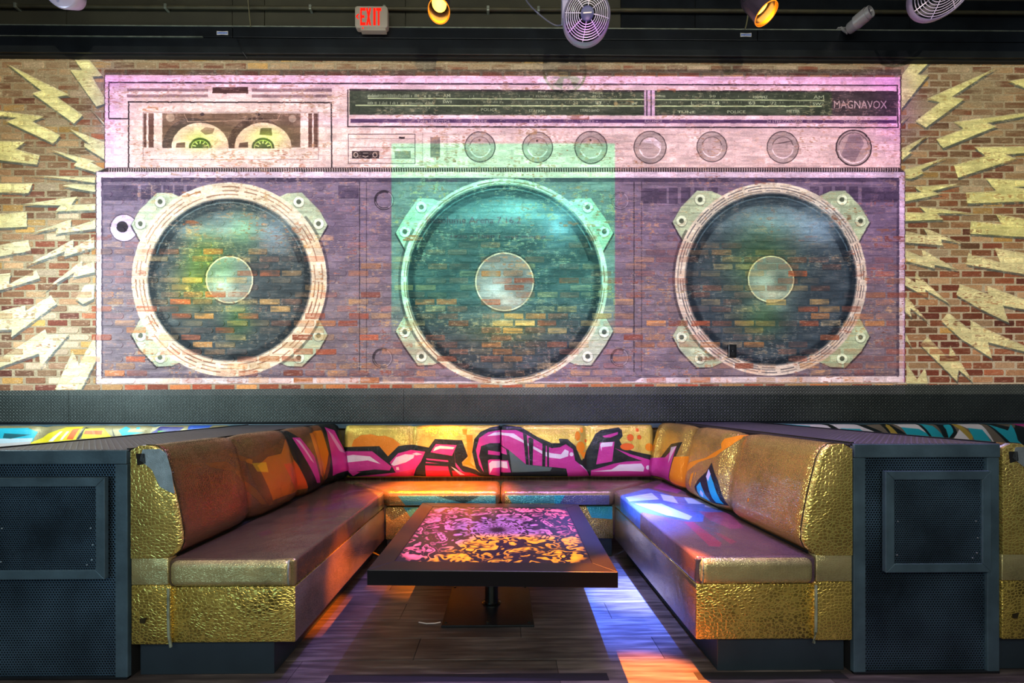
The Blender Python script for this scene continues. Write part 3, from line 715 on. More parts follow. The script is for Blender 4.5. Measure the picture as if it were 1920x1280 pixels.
MB().box(X0, 3.862, zz(107.5, 3.862), atY(430, 108, 3.86).x, 3.885, zz(104.5, 3.862)).build('rail', BLACKM, hb, bev=.003)
MB().box(atY(480, 108, 3.86).x, 3.862, zz(107.5, 3.862), X1, 3.885, zz(104.5, 3.862)).build('rail', BLACKM, hb, bev=.003)
MB().box(X0, 3.868, zz(110.5, 3.868), X1, 3.9, zz(95, 3.868)).build('soffit', DARK, hb)
BLUE = simple('blue_sticker_print', lin((50, 100, 190)), .5, 0, .05, 5, 0)
for px_, py_ in ((417, 62), (1398.5, 65.5)):
    q = atY(px_, py_, 3.844); w, h = .052, .018
    st = MB().prism([(-w, -h), (0, -h*.8), (w, -h), (w, h), (0, h*.8), (-w, h)], lambda p, k: (q.x+p[0], 3.844-.001*k, q.z+p[1])).build('sticker', WHITEP, hb)
    st['label'] = 'small bow-tie shaped blue and white sticker'
    for k in range(9): MB().box(q.x-w*.85+k*.0105, 3.8415, q.z-h*.5, q.x-w*.85+k*.0105+.0065, 3.843, q.z+h*.45).build('print', BLUE, st)

# tread plate band under the mural
bd = empty('trim_2', (0, 3.86, 1.2), 'grey tread plate band running below the mural', 'trim', kind='structure')
ztl, zbl = 1.25+27*3.86/770-.012, 1.062
bs = [X0, atY(129, 760, 3.86).x, atY(757, 760, 3.86).x, atY(1330, 760, 3.86).x, X1]
for a, b_ in zip(bs[:-1], bs[1:]):
    t = lambda x: atY(945+x*770/3.86, 732-(x*770/3.86+945)*(12/1920), 3.86).z
    MB().prism([(a+.0015, zbl), (b_-.0015, zbl), (b_-.0015, t(b_)), (a+.0015, t(a))], lambda p, k: (p[0], 3.858+.03*k, p[1])).build('tread_panel', TREADW, bd, bev=.0015)
MB().box(X0, 3.845, 1.036, X1, 3.9, 1.062).build('angle_strip', BLACKM, bd, bev=.002)
MB().box(X0, 3.80+.02, 1.0, X1, 3.9, 1.040).build('ledge', TEAL, bd, bev=.003)

# floor of dark wood planks
def wood():
    m, nt, b = newmat('dark_wood_plank'); setp(b, rough=.38, spec=.4)
    g = node(nt, 'ShaderNodeNewGeometry'); oi = node(nt, 'ShaderNodeObjectInfo')
    n1 = noise_tex(nt, g.outputs['Position'], 3, 6, (1.2, 14, 1)); n2 = noise_tex(nt, g.outputs['Position'], 2.2, 3)
    f = nmath(nt, 'ADD', nmath(nt, 'MULTIPLY', n1, .6), nmath(nt, 'ADD', nmath(nt, 'MULTIPLY', n2, .3), nmath(nt, 'MULTIPLY', oi.outputs['Random'], .15)))
    nt.links.new(ramp(nt, f, [(.3, lin((34, 30, 30))), (.5, lin((70, 62, 60))), (.75, lin((124, 114, 108)))]), b.inputs['Base Color'])
    bump(nt, b, n1, .35, .003); return m
WOOD = wood()
floor = MB().box(X0, -3.5, -.12, X1, 4.05, -.006).build('floor', DARK); tag(floor, 'dark wood plank floor of the booth', 'floor', kind='structure')
pm = {}
y = 1.25; row = 0; PWD = .185
while y < 3.85:
    x = -5.0+(row*.53 % 1.22)
    while x < 5.0:
        if True:
            me = pm.get('m')
            if me is None:
                o = MB().box(0, 0, -.006, 1.218, PWD-.0025, 0).build('plank', WOOD, floor, bev=.0012, seg=1); pm['m'] = o.data; o.location = (x, y, 0)
            else:
                o = bpy.data.objects.new('plank', me); COL.objects.link(o); o.parent = floor; o.location = (x, y, 0)
        x += 1.22
    y += PWD; row += 1

# ------------------------------------------------------------------ painted pictures on the upholstery
def zp(pts, ox, oy, k=5.3333): return [(ox+x/k, oy+y/k) for x, y in pts]
MAG, BLK, WHT, ORG, RED, CYN = [srgb(c) for c in ((206, 58, 150), (24, 34, 34), (240, 232, 240), (250, 150, 24), (214, 30, 60), (40, 182, 206))]
YB = 3.72
def backT(p): q = atY(p[0], p[1], YB); return (q.x*200, -q.z*200)
gb = Canvas(-1.6*200, -1.15*200, 1.6*200, -.45*200, 4, backT)
for col, al, pts in [
 (ORG,.95,[(310,300),(330,240),(400,190),(500,180),(580,200),(640,195),(720,220),(800,280),(720,400),(640,400)]),
 (BLK,1,[(200,310),(590,300),(680,400),(780,300),(850,288),(940,288),(1085,312),(1145,228),(1420,240),(1480,400),(1420,460),(1430,490),(1560,530),(1650,600),(300,604),(230,560)]),
 (MAG,1,[(245,350),(520,350),(720,500),(700,540),(400,560),(330,600),(280,540)]), (WHT,1,[(270,395),(330,385),(500,400),(610,475),(480,440),(280,460)]),
 (BLK,1,[(370,550),(550,530),(720,540),(740,570),(540,582)]),
 (MAG,1,[(700,460),(780,370),(900,340),(1050,355),(1010,450),(960,520),(930,604),(340,604),(760,560)]), (RED,.6,[(760,560),(950,530),(930,604),(640,604)]),
 (WHT,1,[(715,480),(760,410),(850,380),(940,390),(930,420),(860,460),(740,495)]), (WHT,.9,[(910,380),(960,365),(1025,380),(960,392)]), (WHT,1,[(765,505),(790,505),(795,535),(765,535)]),
 (MAG,1,[(1105,360),(1155,280),(1365,290),(1320,395)]), (WHT,1,[(1130,350),(1150,310),(1200,295),(1345,310),(1330,330),(1200,325)]),
 (MAG,1,[(1060,420),(1280,440),(1285,455),(1070,435)]), (MAG,1,[(1060,455),(1190,470),(1060,465)]), (RED,1,[(1055,490),(1280,500),(1310,604),(1060,604)]), (MAG,.6,[(1055,490),(1280,500),(1290,540),(1060,540)]),
 (MAG,1,[(1340,350),(1355,460),(1420,540),(1500,590),(1440,590),(1360,500)]), (RED,.8,[(1320,540),(1500,560),(1620,604),(1330,604)]), (WHT,.9,[(1310,500),(1350,520),(1450,585),(1400,585)]),
 (ORG,1,[(1420,130),(1470,130),(1465,190),(1425,185)]), (ORG,1,[(1460,190),(1525,185),(1525,330),(1500,460),(1560,515),(1430,470),(1480,420)]),
 (BLK,1,[(1520,360),(1540,230),(1600,160),(1700,115),(1810,95),(1810,604),(1640,604),(1560,520)]),
 (MAG,1,[(1560,340),(1590,220),(1680,160),(1810,140),(1810,270),(1700,270),(1610,300),(1590,400),(1640,560),(1590,480)]), (WHT,1,[(1670,200),(1740,165),(1810,160),(1810,190)]),
 (MAG,1,[(1680,340),(1810,360),(1810,395),(1680,380)]), (MAG,1,[(1680,440),(1700,430),(1810,430),(1810,604),(1690,580)]), (WHT,1,[(1690,470),(1720,445),(1810,445),(1810,510),(1730,515),(1700,570)])]:
    gb.poly(zp(pts, 600, 780), col, al, .35)
for col, al, pts in [
 (BLK,1,[(40,85),(250,110),(420,210),(560,270),(640,270),(630,225),(720,230),(800,300),(850,430),(940,510),(945,604),(40,604)]),
 (MAG,1,[(45,140),(200,140),(280,170),(470,280),(560,320),(640,310),(700,280),(770,330),(790,440),(940,570),(940,604),(720,604),(700,520),(300,480),(130,340),(50,290)]),
 (WHT,1,[(45,165),(180,175),(300,260),(470,350),(560,370),(650,380),(690,330),(730,350),(720,400),(640,425),(520,410),(360,320),(260,260),(130,200),(45,190)]),
 (BLK,1,[(270,165),(310,190),(330,490),(300,490)]), (BLK,1,[(325,220),(345,215),(375,230),(365,500),(335,490)]), (BLK,1,[(465,275),(500,280),(490,510),(460,500)]), (BLK,1,[(510,290),(530,300),(528,510),(512,505)]),
 (srgb((92,116,110)),1,[(130,340),(300,480),(560,510),(540,545),(160,560)]), (BLK,1,[(160,560),(710,555),(700,588),(180,592)]), (MAG,1,[(45,440),(120,440),(150,560),(45,560)]), (WHT,1,[(45,450),(110,450),(120,520),(45,510)]),
 (WHT,1,[(830,475),(860,490),(940,575)]), (MAG,1,[(50,300),(100,330),(110,385),(50,370)]),
 (BLK,1,[(860,440),(1000,180),(1060,140),(1240,115),(1270,140),(1275,200),(1240,240),(1280,320),(1420,360),(1630,400),(1620,470),(1560,600),(940,600)]),
 (MAG,1,[(1070,200),(1230,160),(1225,185),(1150,215),(1090,215)]), (MAG,1,[(1045,265),(1190,255),(1160,450),(1000,480)]), (WHT,1,[(1045,290),(1060,265),(1175,260),(1165,300),(1060,310),(1055,350)]),
 (MAG,1,[(950,540),(1180,470),(1300,450),(1460,445),(1330,400),(1190,320),(1350,380),(1560,440),(1600,560),(1580,604),(950,604)]),
 (WHT,1,[(960,550),(1150,530),(1230,480),(1450,470),(1480,510),(1470,550),(1300,545),(1100,550)]), (ORG,1,[(835,360),(905,360),(880,430)]),
 (BLK,1,[(1620,400),(1700,340),(1760,270),(1820,265),(1770,600),(1620,600)]), (MAG,1,[(1640,420),(1800,290),(1760,600),(1640,570)])]:
    gb.poly(zp(pts, 930, 780), col, al, .35)
for x, y, rx, ry, col in [(822,200,28,48,ORG),(865,143,17,28,ORG),(850,310,45,55,ORG),(1350,215,35,35,srgb((240,110,30))),(1440,212,22,24,srgb((240,110,30))),(1425,140,18,20,srgb((240,110,30))),(1315,305,70,35,srgb((244,110,24))),(1535,310,40,40,ORG),(755,380,20,20,WHT),(1515,510,20,22,WHT),(905,250,12,18,srgb((240,110,30)))]:
    gb.ell(930+x/5.333, 780+y/5.333, rx/5.333*S*200*.955, ry/5.333*S*200*.955, col, 1, soft=.3)
IM_GB = make_image('graffiti on back cushions', gb.rgb, gb.a)
# adjacent booths
gl = Canvas(-6.2*200, -1.15*200, -2.2*200, -.45*200, 2, backT)
PALE = srgb((226, 214, 190)); YEL = srgb((238, 214, 40)); OR2 = srgb((236, 110, 40)); PUR = srgb((60, 50, 130))
gl.rect(-500, 780, 470, 860, srgb((176, 160, 130)), .6)
for col, al, pts in [(CYN,1,[(-400,95),(160,90),(240,120),(220,190),(-400,230)]),(WHT,.8,[(-100,170),(220,165),(200,240),(-100,240)]),(BLK,.6,[(0,130),(200,140),(60,170),(0,165)]),(YEL,1,[(210,200),(330,130),(450,85),(580,80),(540,230),(200,240)]),
 (WHT,1,[(340,190),(420,115),(440,115),(380,190)]),(WHT,1,[(430,180),(470,115),(490,115),(450,180)]),(OR2,1,[(480,175),(510,100),(560,95),(530,175)]),(BLK,1,[(555,175),(600,85),(625,90),(575,175)]),
 (YEL,1,[(600,95),(740,90),(830,165),(590,170)]),(OR2,1,[(610,110),(740,108),(740,140),(600,135)]),(BLK,.8,[(800,85),(825,120),(850,160),(830,150)]),(CYN,1,[(860,110),(900,78),(945,95),(930,120),(1060,125),(900,150)]),(CYN,1,[(985,85),(1015,85),(1010,100),(985,100)]),
 (PUR,1,[(1150,80),(1350,85),(1320,115),(1090,130)]),(srgb((110,200,60)),1,[(1150,112),(1230,110),(1150,124)]),(srgb((40,90,200)),1,[(1375,68),(1555,68),(1540,88),(1380,104)])]:
    gl.poly(zp(pts, 0, 780, 4), col, al, .4)
IM_GL = make_image('graffiti in the left booth', gl.rgb, gl.a)
gr = Canvas(2.2*200, -1.15*200, 6.2*200, -.45*200, 2, backT)
gr.rect(1420, 780, 2200, 870, srgb((140, 128, 116)), .85)
for col, al, pts in [(BLK,1,[(380,40),(520,40),(600,100),(500,100)]),(WHT,1,[(160,65),(250,48),(370,48),(480,72),(510,99),(380,92)]),(CYN,1,[(160,62),(350,75),(330,87),(180,72)]),
 (BLK,1,[(470,50),(560,36),(640,40),(760,55),(910,135),(560,125)]),(WHT,1,[(500,55),(620,48),(720,68),(840,124),(570,107)]),(CYN,1,[(570,93),(720,98),(740,112),(880,132),(600,118)]),
 (BLK,1,[(890,70),(940,45),(1070,145),(930,135)]),(srgb((190,160,70)),1,[(920,75),(945,60),(1000,140),(945,135)]),(CYN,1,[(1030,80),(1180,95),(1250,170),(1070,155)]),(WHT,1,[(980,48),(1050,38),(1170,58),(1225,135),(1160,97),(1030,85)]),
 (BLK,1,[(1165,55),(1200,50),(1265,175),(1240,170)]),(CYN,1,[(1190,52),(1280,75),(1380,190),(1260,175)]),(BLK,1,[(1310,55),(1440,40),(1450,130),(1390,190),(1340,150)]),(CYN,1,[(1380,42),(1430,48),(1425,120),(1388,168)]),
 (WHT,1,[(1410,180),(1470,100),(1560,200)]),(srgb((190,160,70)),1,[(1440,60),(1480,50),(1560,150),(1540,190)]),(WHT,1,[(1470,58),(1560,38),(1650,58),(1720,220),(1640,112),(1530,92)]),(CYN,1,[(1535,90),(1640,102),(1700,210),(1570,200)]),
 (BLK,1,[(1685,55),(1725,50),(1890,90),(1920,60),(1990,100),(2100,260),(1840,250)]),(CYN,1,[(1705,62),(1830,108),(1880,62),(1890,180),(1960,260),(1870,240)]),(MAG,1,[(1880,40),(2200,40),(2200,120),(1920,70)]),(CYN,1,[(1990,110),(2200,120),(2200,300),(2100,260)])]:
    gr.poly(zp(pts, 1440, 780, 4), col, al, .4)
IM_GR = make_image('graffiti in the right booth', gr.rgb, gr.a)
# side backrests: canvas in (Y, Z)
def sideT(X): return lambda p: ((lambda q: (q.y*200, -q.z*200))(atX(p[0], p[1], X)))
XL, XR = -1.49, 1.40
sl_ = Canvas(1.6*200, -1.12*200, 3.9*200, -.5*200, 3, sideT(XL))
for col, al, pts in [(srgb((200,196,205)),.9,[(300,838),(334,832),(337,850),(332,880),(338,885),(326,892),(320,870)]),
 (ORG,.55,[(392,868),(430,864),(455,882),(478,915),(490,945),(482,945),(466,915),(440,884),(400,876)]),(ORG,.55,[(440,849),(466,850),(482,862),(480,870),(460,858),(440,856)]),
 (ORG,.45,[(474,862),(500,846),(530,830),(548,812),(562,850),(574,925),(530,940),(494,948),(482,925),(476,890)]),(ORG,.6,[(486,872),(505,856),(530,850),(546,822),(560,858),(570,915),(520,930),(500,938),(492,900)]),(srgb((220,70,40)),.6,[(530,870),(560,865),(572,915),(545,920)]),(YEL,.6,[(480,868),(500,866),(500,885),(484,884)]),
 (BLK,1,[(545,806),(562,806),(583,840),(592,905),(603,915),(572,922),(562,870)]),(MAG,1,[(563,820),(572,820),(588,855),(592,905),(585,905),(572,860)]),(WHT,.7,[(566,822),(571,826),(585,868),(580,862)]),
 (ORG,.9,[(590,812),(616,806),(617,850),(606,905),(594,890)]),(BLK,1,[(617,795),(648,790),(650,900),(610,905),(618,860)]),(MAG,1,[(622,800),(630,806),(637,880),(618,892),(620,850)]),(WHT,.6,[(623,803),(628,815),(634,850),(630,845)])]:
    sl_.poly(pts, col, al, .35)
IM_SL = make_image('graffiti on left side backrest', sl_.rgb, sl_.a)
sr_ = Canvas(1.6*200, -1.12*200, 3.9*200, -.5*200, 3, sideT(XR))
for col, al, pts in [(BLK,1,[(1246,850),(1256,832),(1272,828),(1262,905),(1232,890)]),(MAG,1,[(1234,858),(1250,857),(1266,835),(1261,902),(1234,890)]),(WHT,.8,[(1257,838),(1266,836),(1258,868)]),
 (ORG,1,[(1266,856),(1288,854),(1290,872),(1284,918),(1262,902)]),(ORG,1,[(1343,832),(1345,822),(1366,812),(1356,834),(1340,856),(1312,867),(1294,884),(1286,905),(1284,880),(1296,866),(1324,857),(1345,840)]),
 (ORG,1,[(1303,888),(1308,884),(1305,915),(1301,905)]),(ORG,1,[(1310,885),(1312,885),(1311,900)]),
 (BLK,1,[(1336,866),(1350,900),(1362,948),(1345,944),(1318,932),(1312,912),(1318,898),(1330,884)]),(CYN,1,[(1334,880),(1345,905),(1357,945),(1348,942),(1332,895)]),(CYN,1,[(1322,903),(1332,925),(1340,941),(1320,930),(1316,912)]),(WHT,1,[(1333,879),(1338,888),(1336,902),(1331,893)]),(WHT,.9,[(1324,918),(1330,925),(1326,932),(1322,926)])]:
    sr_.poly(pts, col, al, .35)
sr_.ell(1413, 937, 1.6, 2.6, ORG, 1, soft=.3)
IM_SR = make_image('graffiti on right side backrest', sr_.rgb, sr_.a)
# seats: canvas in (X, Y)
def seatT(p): q = atZ(p[0], p[1], .54); return (q.x*200, -q.y*200)
st_ = Canvas(-1.6*200, -3.9*200, 1.5*200, -1.8*200, 2, seatT)
ss = random.Random(5)
LB, DP = srgb((200, 214, 244)), srgb((92, 60, 100))
st_.poly([(250, 1060), (560, 1046), (728, 940), (650, 893), (600, 893)], srgb((84, 58, 62)), .78, 2)  # tints here and below put the wall's purple sheen into the seat colour
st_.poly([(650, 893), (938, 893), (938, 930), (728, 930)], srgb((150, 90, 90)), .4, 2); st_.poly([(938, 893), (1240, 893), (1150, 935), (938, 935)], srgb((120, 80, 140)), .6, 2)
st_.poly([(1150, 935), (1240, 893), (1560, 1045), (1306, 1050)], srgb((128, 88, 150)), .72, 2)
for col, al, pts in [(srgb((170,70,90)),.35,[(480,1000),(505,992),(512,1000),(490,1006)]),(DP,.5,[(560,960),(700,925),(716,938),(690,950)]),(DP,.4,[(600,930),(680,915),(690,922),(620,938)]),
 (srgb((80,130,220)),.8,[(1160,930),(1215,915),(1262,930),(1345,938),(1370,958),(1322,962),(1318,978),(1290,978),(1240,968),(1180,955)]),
 (LB,.95,[(1172,932),(1222,924),(1236,936),(1180,940)]),(LB,.95,[(1238,926),(1262,930),(1272,944),(1244,938)]),(LB,.9,[(1282,932),(1320,936),(1322,945),(1290,944)]),(LB,.95,[(1190,944),(1240,944),(1298,968),(1292,975),(1250,966)]),(LB,.8,[(1320,940),(1350,950),(1345,954),(1322,950)]),  # blue and pale shapes: spot light painted in, mixed with real paint
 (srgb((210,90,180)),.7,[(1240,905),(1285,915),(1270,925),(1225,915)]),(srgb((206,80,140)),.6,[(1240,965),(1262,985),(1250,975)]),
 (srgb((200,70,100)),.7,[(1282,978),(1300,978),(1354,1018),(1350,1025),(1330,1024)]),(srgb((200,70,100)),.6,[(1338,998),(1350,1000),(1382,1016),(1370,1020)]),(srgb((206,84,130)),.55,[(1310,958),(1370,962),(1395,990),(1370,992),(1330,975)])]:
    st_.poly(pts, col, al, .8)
for x in range(0, 24):
    a = ss.uniform(620, 720); st_.line([(a, ss.uniform(900, 950)), (a-ss.uniform(40, 120), ss.uniform(940, 1000))], ss.uniform(1, 2.5), DP, .25)
IM_ST = make_image('paint, sheen and light on the seats', st_.rgb, st_.a)

gold = (205, 172, 86)
V_END = croc('gold_crocodile_vinyl_end', (212, 180, 96), .018, stretch=(1, 1, .75), rough=.27, strength=1, metal=.7, net=.85)
V_BASE = croc('gold_crocodile_vinyl_base', (196, 168, 80), .018, stretch=(1, 1, .75), rough=.27, strength=1, wear=.42, metal=.7, net=.85)
V_FRONT = croc('smooth_gold_vinyl', (214, 196, 134), .008, stretch=(1.6, 1, .5), rough=.27, strength=.4, metal=.7, net=.3)
V_BACK = croc('painted_gold_vinyl_back', (226, 192, 90), .010, IM_GB, (0, -1.6, 1.6, 2, .45, 1.15), rough=.22, metal=.6, strength=.5, pmetal=.15)
V_SL = croc('painted_shaded_vinyl_left_side', (124, 90, 60), .012, IM_SL, (1, 1.6, 3.9, 2, .5, 1.12), rough=.2, metal=.75, strength=.35, pmetal=.35)  # darker gold than the right side: its weaker light put into the colour
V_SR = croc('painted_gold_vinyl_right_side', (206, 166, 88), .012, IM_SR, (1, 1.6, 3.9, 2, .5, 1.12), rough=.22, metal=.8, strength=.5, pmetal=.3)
V_SEAT = croc('gold_vinyl_seat_paint_sheen', (176, 150, 100), .012, IM_ST, (0, -1.6, 1.5, 1, 1.8, 3.9), rough=.2, metal=.7, strength=.25, pmetal=.45)
V_GL = croc('painted_vinyl_left_booth', (200, 180, 120), .012, IM_GL, (0, -6.2, -2.2, 2, .45, 1.15), rough=.3, metal=.5, strength=.3, pmetal=.1)
V_GR = croc('painted_vinyl_right_booth', (150, 130, 100), .012, IM_GR, (0, 2.2, 6.2, 2, .45, 1.15), rough=.3, metal=.5, strength=.3, pmetal=.1)
V_SIDE = croc('painted_base_vinyl', (150, 130, 110), .016, rough=.25, metal=.75, strength=.4, wear=.3)
_c = Canvas(-1.6*200, -.6*200, 1.6*200, -.1*200, 2, lambda p: (lambda q: (q.x*200, -q.z*200))(atY(p[0], p[1], 3.24)))
for col, al, pts in [(CYN,.9,[(735,918),(930,925),(935,945),(760,948)]),(srgb((40,60,60)),.8,[(800,925),(900,930),(870,944)]),(srgb((40,90,200)),.8,[(1040,925),(1155,925),(1150,948),(1040,945)]),(CYN,.9,[(950,928),(1060,928),(1050,944),(960,944)]),
 (CYN,.9,[(755,952),(790,952),(790,975),(768,972)]),(CYN,.95,[(1100,950),(1150,950),(1150,975),(1110,972)]),(srgb((120,80,60)),.6,[(725,925),(745,925),(740,945),(728,945)])]:
    _c.poly(pts, col, al, .6)
IM_BS = make_image('paint on back seat front', _c.rgb, _c.a)
V_BS = croc('painted_vinyl_back_base', (200, 176, 110), .018, IM_BS, (0, -1.6, 1.6, 2, .1, .6), rough=.2, metal=.8, strength=.6, pmetal=.4)

# ------------------------------------------------------------------ banquettes
YF = 1.865
PROF = [(0, 1.030), (.055, 1.053), (.098, 1.050), (.128, 1.030), (.150, .985), (.172, .90), (.192, .82), (.210, .73), (.221, .66), (.222, .615), (.208, .580), (.178, .553), (.15, .545), (0, .545)]
def side_backrest(sgn, Xw, seams, y0, y1):
    rings = []; n = 64
    for k in range(n+1):
        y = y0+(y1-y0)*k/n
        dip = sum(math.exp(-((y-s)/.022)**2)*.014+math.exp(-((y-s)/.085)**2)*(.030 if sgn < 0 else .042) for s in seams)
        puff = .008*math.sin(PI*((y-y0)/(y1-y0)))
        e = min(1, (y-y0)/.03)**.5 if y < y0+.03 else 1
        ring = []
        for d, z in PROF:
            dd = d if d < .02 else d-.014*(1-e)-dip*(.4+.6*(d > .1))+puff+.060*max(0, (y-3.56)/.14)**2
            ring.append((Xw-sgn*dd, y, z-(dip*.4 if z > 1 else 0)))
        rings.append(ring)
    return MB().loft(rings)
def prismz(pts, z0, z1): return MB().prism(pts, lambda p, k: (p[0], p[1], z1 if k else z0))
def side_bench(sgn, Xw, Xin, vb, seams, label):
    """sgn -1: left bench (backrest at its left), +1: right bench"""
    r = empty('banquette_bench', (Xw-sgn*.35, YF, 0), label, 'bench')
    outx = Xw-sgn*.165
    # seat cushion, mitred at the back
    Xm = Xw-sgn*.20
    plan = [(outx, YF-.004), (Xin, YF-.004), (Xin, 3.245), (Xm, 3.70), (outx, 3.70)]
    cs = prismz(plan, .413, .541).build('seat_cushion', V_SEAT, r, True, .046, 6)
    MB().box(min(outx, Xin)+.012, YF-.022, .417, max(outx, Xin)-.018, YF+.05, .537).build('front_bolster', V_FRONT, cs, True, .034, 6)
    for xx in (Xin+sgn*.030,):
        MB().tube([(xx, YF-.014, .425+.1*math.sin(a)) if 0 else (xx-sgn*.006*math.sin(a), YF-.024*math.sin(a), .477+.055*math.cos(a)) for a in [PI*k/12 for k in range(13)]], .004, 6).build('piping', PALEP, cs, True)
    # base
    prismz([(outx+sgn*.0, YF+.008), (Xin+sgn*.006, YF+.008), (Xin+sgn*.006, 3.27), (outx, 3.27)], .156, .412).build('base', V_BASE, r, True, .008, 2).data.materials.append(V_SIDE)
    # backrest
    bk = side_backrest(sgn, Xw, seams, YF+.012, 3.700).build('backrest', vb, r, 'all')
    side_backrest(sgn, Xw, [], YF-.004, YF+.020).build('end_panel', V_END, r, True, .007, 2)
    pp = [(Xw-sgn*(d+.001), YF+.016, z) for d, z in PROF[1:13]]
    MB().tube(pp, .0045, 6).build('piping', PIPE, bk, True)
    MB().box(Xw, YF-.002, .424, outx, YF+.05, .546).build('side_panel', V_FRONT, r, True, .004)
    MB().box(Xw, YF-.002, .156, outx-sgn*.012, YF+.05, .423).build('side_panel', V_BASE, r, True, .004)
    MB().box(Xw, YF+.05, .156, outx, 3.70, .544).build('back_box', DARK, r)
    MB().tube([(outx-sgn*.004, YF-.004, .41), (outx-sgn*.006, YF-.008, .3), (outx-sgn*.008, YF-.008, .2), (outx-sgn*.016, YF-.006, .148)], .006, 6).build('welt_strip', PALEP, r, True)
    MB().box(Xw-sgn*.012, YF+.03, 0, Xin+sgn*.115, 3.3, .155).build('kick_board', KICK, r, bev=.003)
    return r
XWL, XWR = -1.680, 1.590
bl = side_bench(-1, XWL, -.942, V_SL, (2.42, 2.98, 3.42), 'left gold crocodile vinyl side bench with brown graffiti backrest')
br = side_bench(1, XWR, .872, V_SR, (2.56, 3.2), 'right gold crocodile vinyl side bench with orange swirl on its backrest')
# base sides facing the aisle take a plainer vinyl
for r_ in (bl, br):
    for ch in r_.children:
        if ch.name.startswith('base'):
            for p in ch.data.polygons:
                if abs(p.normal.x) > .8: p.material_index = 1
# worn silver tape on the left bench's end
def patch(pts, name, mat, parent, y0=None):
    y0 = y0 or YF-.005
    return MB().prism([(atY(a, b_, y0).x, atY(a, b_, y0).z) for a, b_ in pts], lambda p, k: (p[0], y0-.0015*k, p[1])).build(name, mat, parent)
p_ = patch([(268, 842), (300, 841), (312, 850), (322, 885), (328, 925), (318, 922), (300, 912), (285, 880), (262, 862)], 'tape_patch', TAPE, bl); p_['label'] = 'worn silver tape on the end of the backrest'
p_ = patch([(255, 850), (272, 850), (274, 868), (258, 872)], 'torn_patch', DARK, bl); p_['label'] = 'dark torn spot near the backrest top'
p_ = patch([(262, 1160), (275, 1157), (272, 1168), (263, 1168)], 'stain', PIPE, bl)
# copy of the left bench for the neighbouring booth at the right
def copy_tree(o, parent=None):
    c = o.copy(); COL.objects.link(c); c.parent = parent
    for ch in o.children: copy_tree(ch, c)
    return c
cpy = copy_tree(bl); cpy.location.x += 2.283-XWL; cpy['label'] = 'gold crocodile bench end cut off by the right edge, in the neighbouring booth'

def back_bench(x0, x1, y1, seams, vb, label, corner=(0, 0), sx0=None):
    r = empty('banquette_bench', ((x0+x1)/2, 3.3, 0), label, 'bench')
    prof = [(3.83, 1.0), (3.825, 1.022), (3.80, 1.032), (3.775, 1.022), (3.755, .985), (3.742, .93), (3.728, .83), (3.716, .74), (3.708, .67), (3.708, .62), (3.716, .585), (3.735, .560), (3.80, .552), (3.83, .552)]
    rings = []; n = 60
    for k in range(n+1):
        x = x0+(x1-x0)*k/n; dip = sum(math.exp(-((x-s)/.02)**2)*.022+math.exp(-((x-s)/.09)**2)*.014 for s in seams)
        e0 = min(x-x0, x1-x); edge = max(0, 1-e0/.03)**2*.02
        rings.append([(x, y+(dip*.9+edge if y < 3.80 else 0), z-(dip*.4+edge*.5 if z > 1 else 0)) for y, z in prof])
    MB().loft(rings).build('backrest', vb, r, 'all')
    a, b_ = corner
    plan = [(x0+a*0, 3.70), (x1, 3.70), (x1, 3.70)]
    plan = [(x0-a*.44, 3.70), (x0, 3.247), (x1, 3.247), (x1+b_*.44, 3.70)] if (a or b_) else [(x0, 3.247), (x1, 3.247), (x1, 3.70), (x0, 3.70)]
    bx0 = x0
    if sx0: plan[0] = (sx0, plan[0][1]); plan[3] = (sx0, plan[3][1]); x0 = sx0
    cs = prismz(plan, .413, .541).build('seat_cushion', V_SEAT, r, True, .046, 6)
    MB().box(x0+.035, 3.2435, .43, x1-.035, 3.249, .505).build('front_roll', V_BS, cs, True, .018, 3)
    MB().box(x0, 3.262, .156, x1, 3.70, .412).build('base', V_BS, r, True, .006)
    MB().box(x0, 3.31, 0, x1, 3.70, .155).build('kick_board', KICK, r)
    return r
XS = -.030
MIDL, MIDR = -.940, .868
bbl = back_bench(MIDL, XS-.0015, 0, (), V_BACK, 'left half of the back bench under the mural, magenta graffiti letters', (1, 0))
bbr = back_bench(XS+.0015, MIDR, 0, (), V_BACK, 'right half of the back bench under the mural, magenta letters and orange dots', (0, 1))
# the back cushions run on behind the side benches
for r_, xa, xb, sm in ((bbl, -1.455, XS-.002, (atY(772, 850, 3.72).x,)), (bbr, XS+.002, 1.372, (atY(1102, 850, 3.72).x,))):
    for ch in list(r_.children):
        if ch.name.startswith('backrest'): bpy.data.objects.remove(ch)
    t_ = back_bench(xa, xb, 0, sm, V_BACK, 'x')
    for ch in list(t_.children):
        if ch.name.startswith('backrest'):
            o_ = t_.location-r_.location; me = ch.data; me.transform(Matrix.Translation(o_)); ch.parent = r_
        else:
            for g2 in list(ch.children): bpy.data.objects.remove(g2)
            bpy.data.objects.remove(ch)
    bpy.data.objects.remove(t_)
nl = back_bench(-6.0, -2.50, 0, (-3.2, -4.2), V_GL, 'bench backrest with cyan and yellow graffiti seen over the left divider')
nr = back_bench(2.52, 6.0, 0, (3.36, 4.1), V_GR, 'bench backrest with cyan and white graffiti seen over the right divider', (0, 0), 3.05)

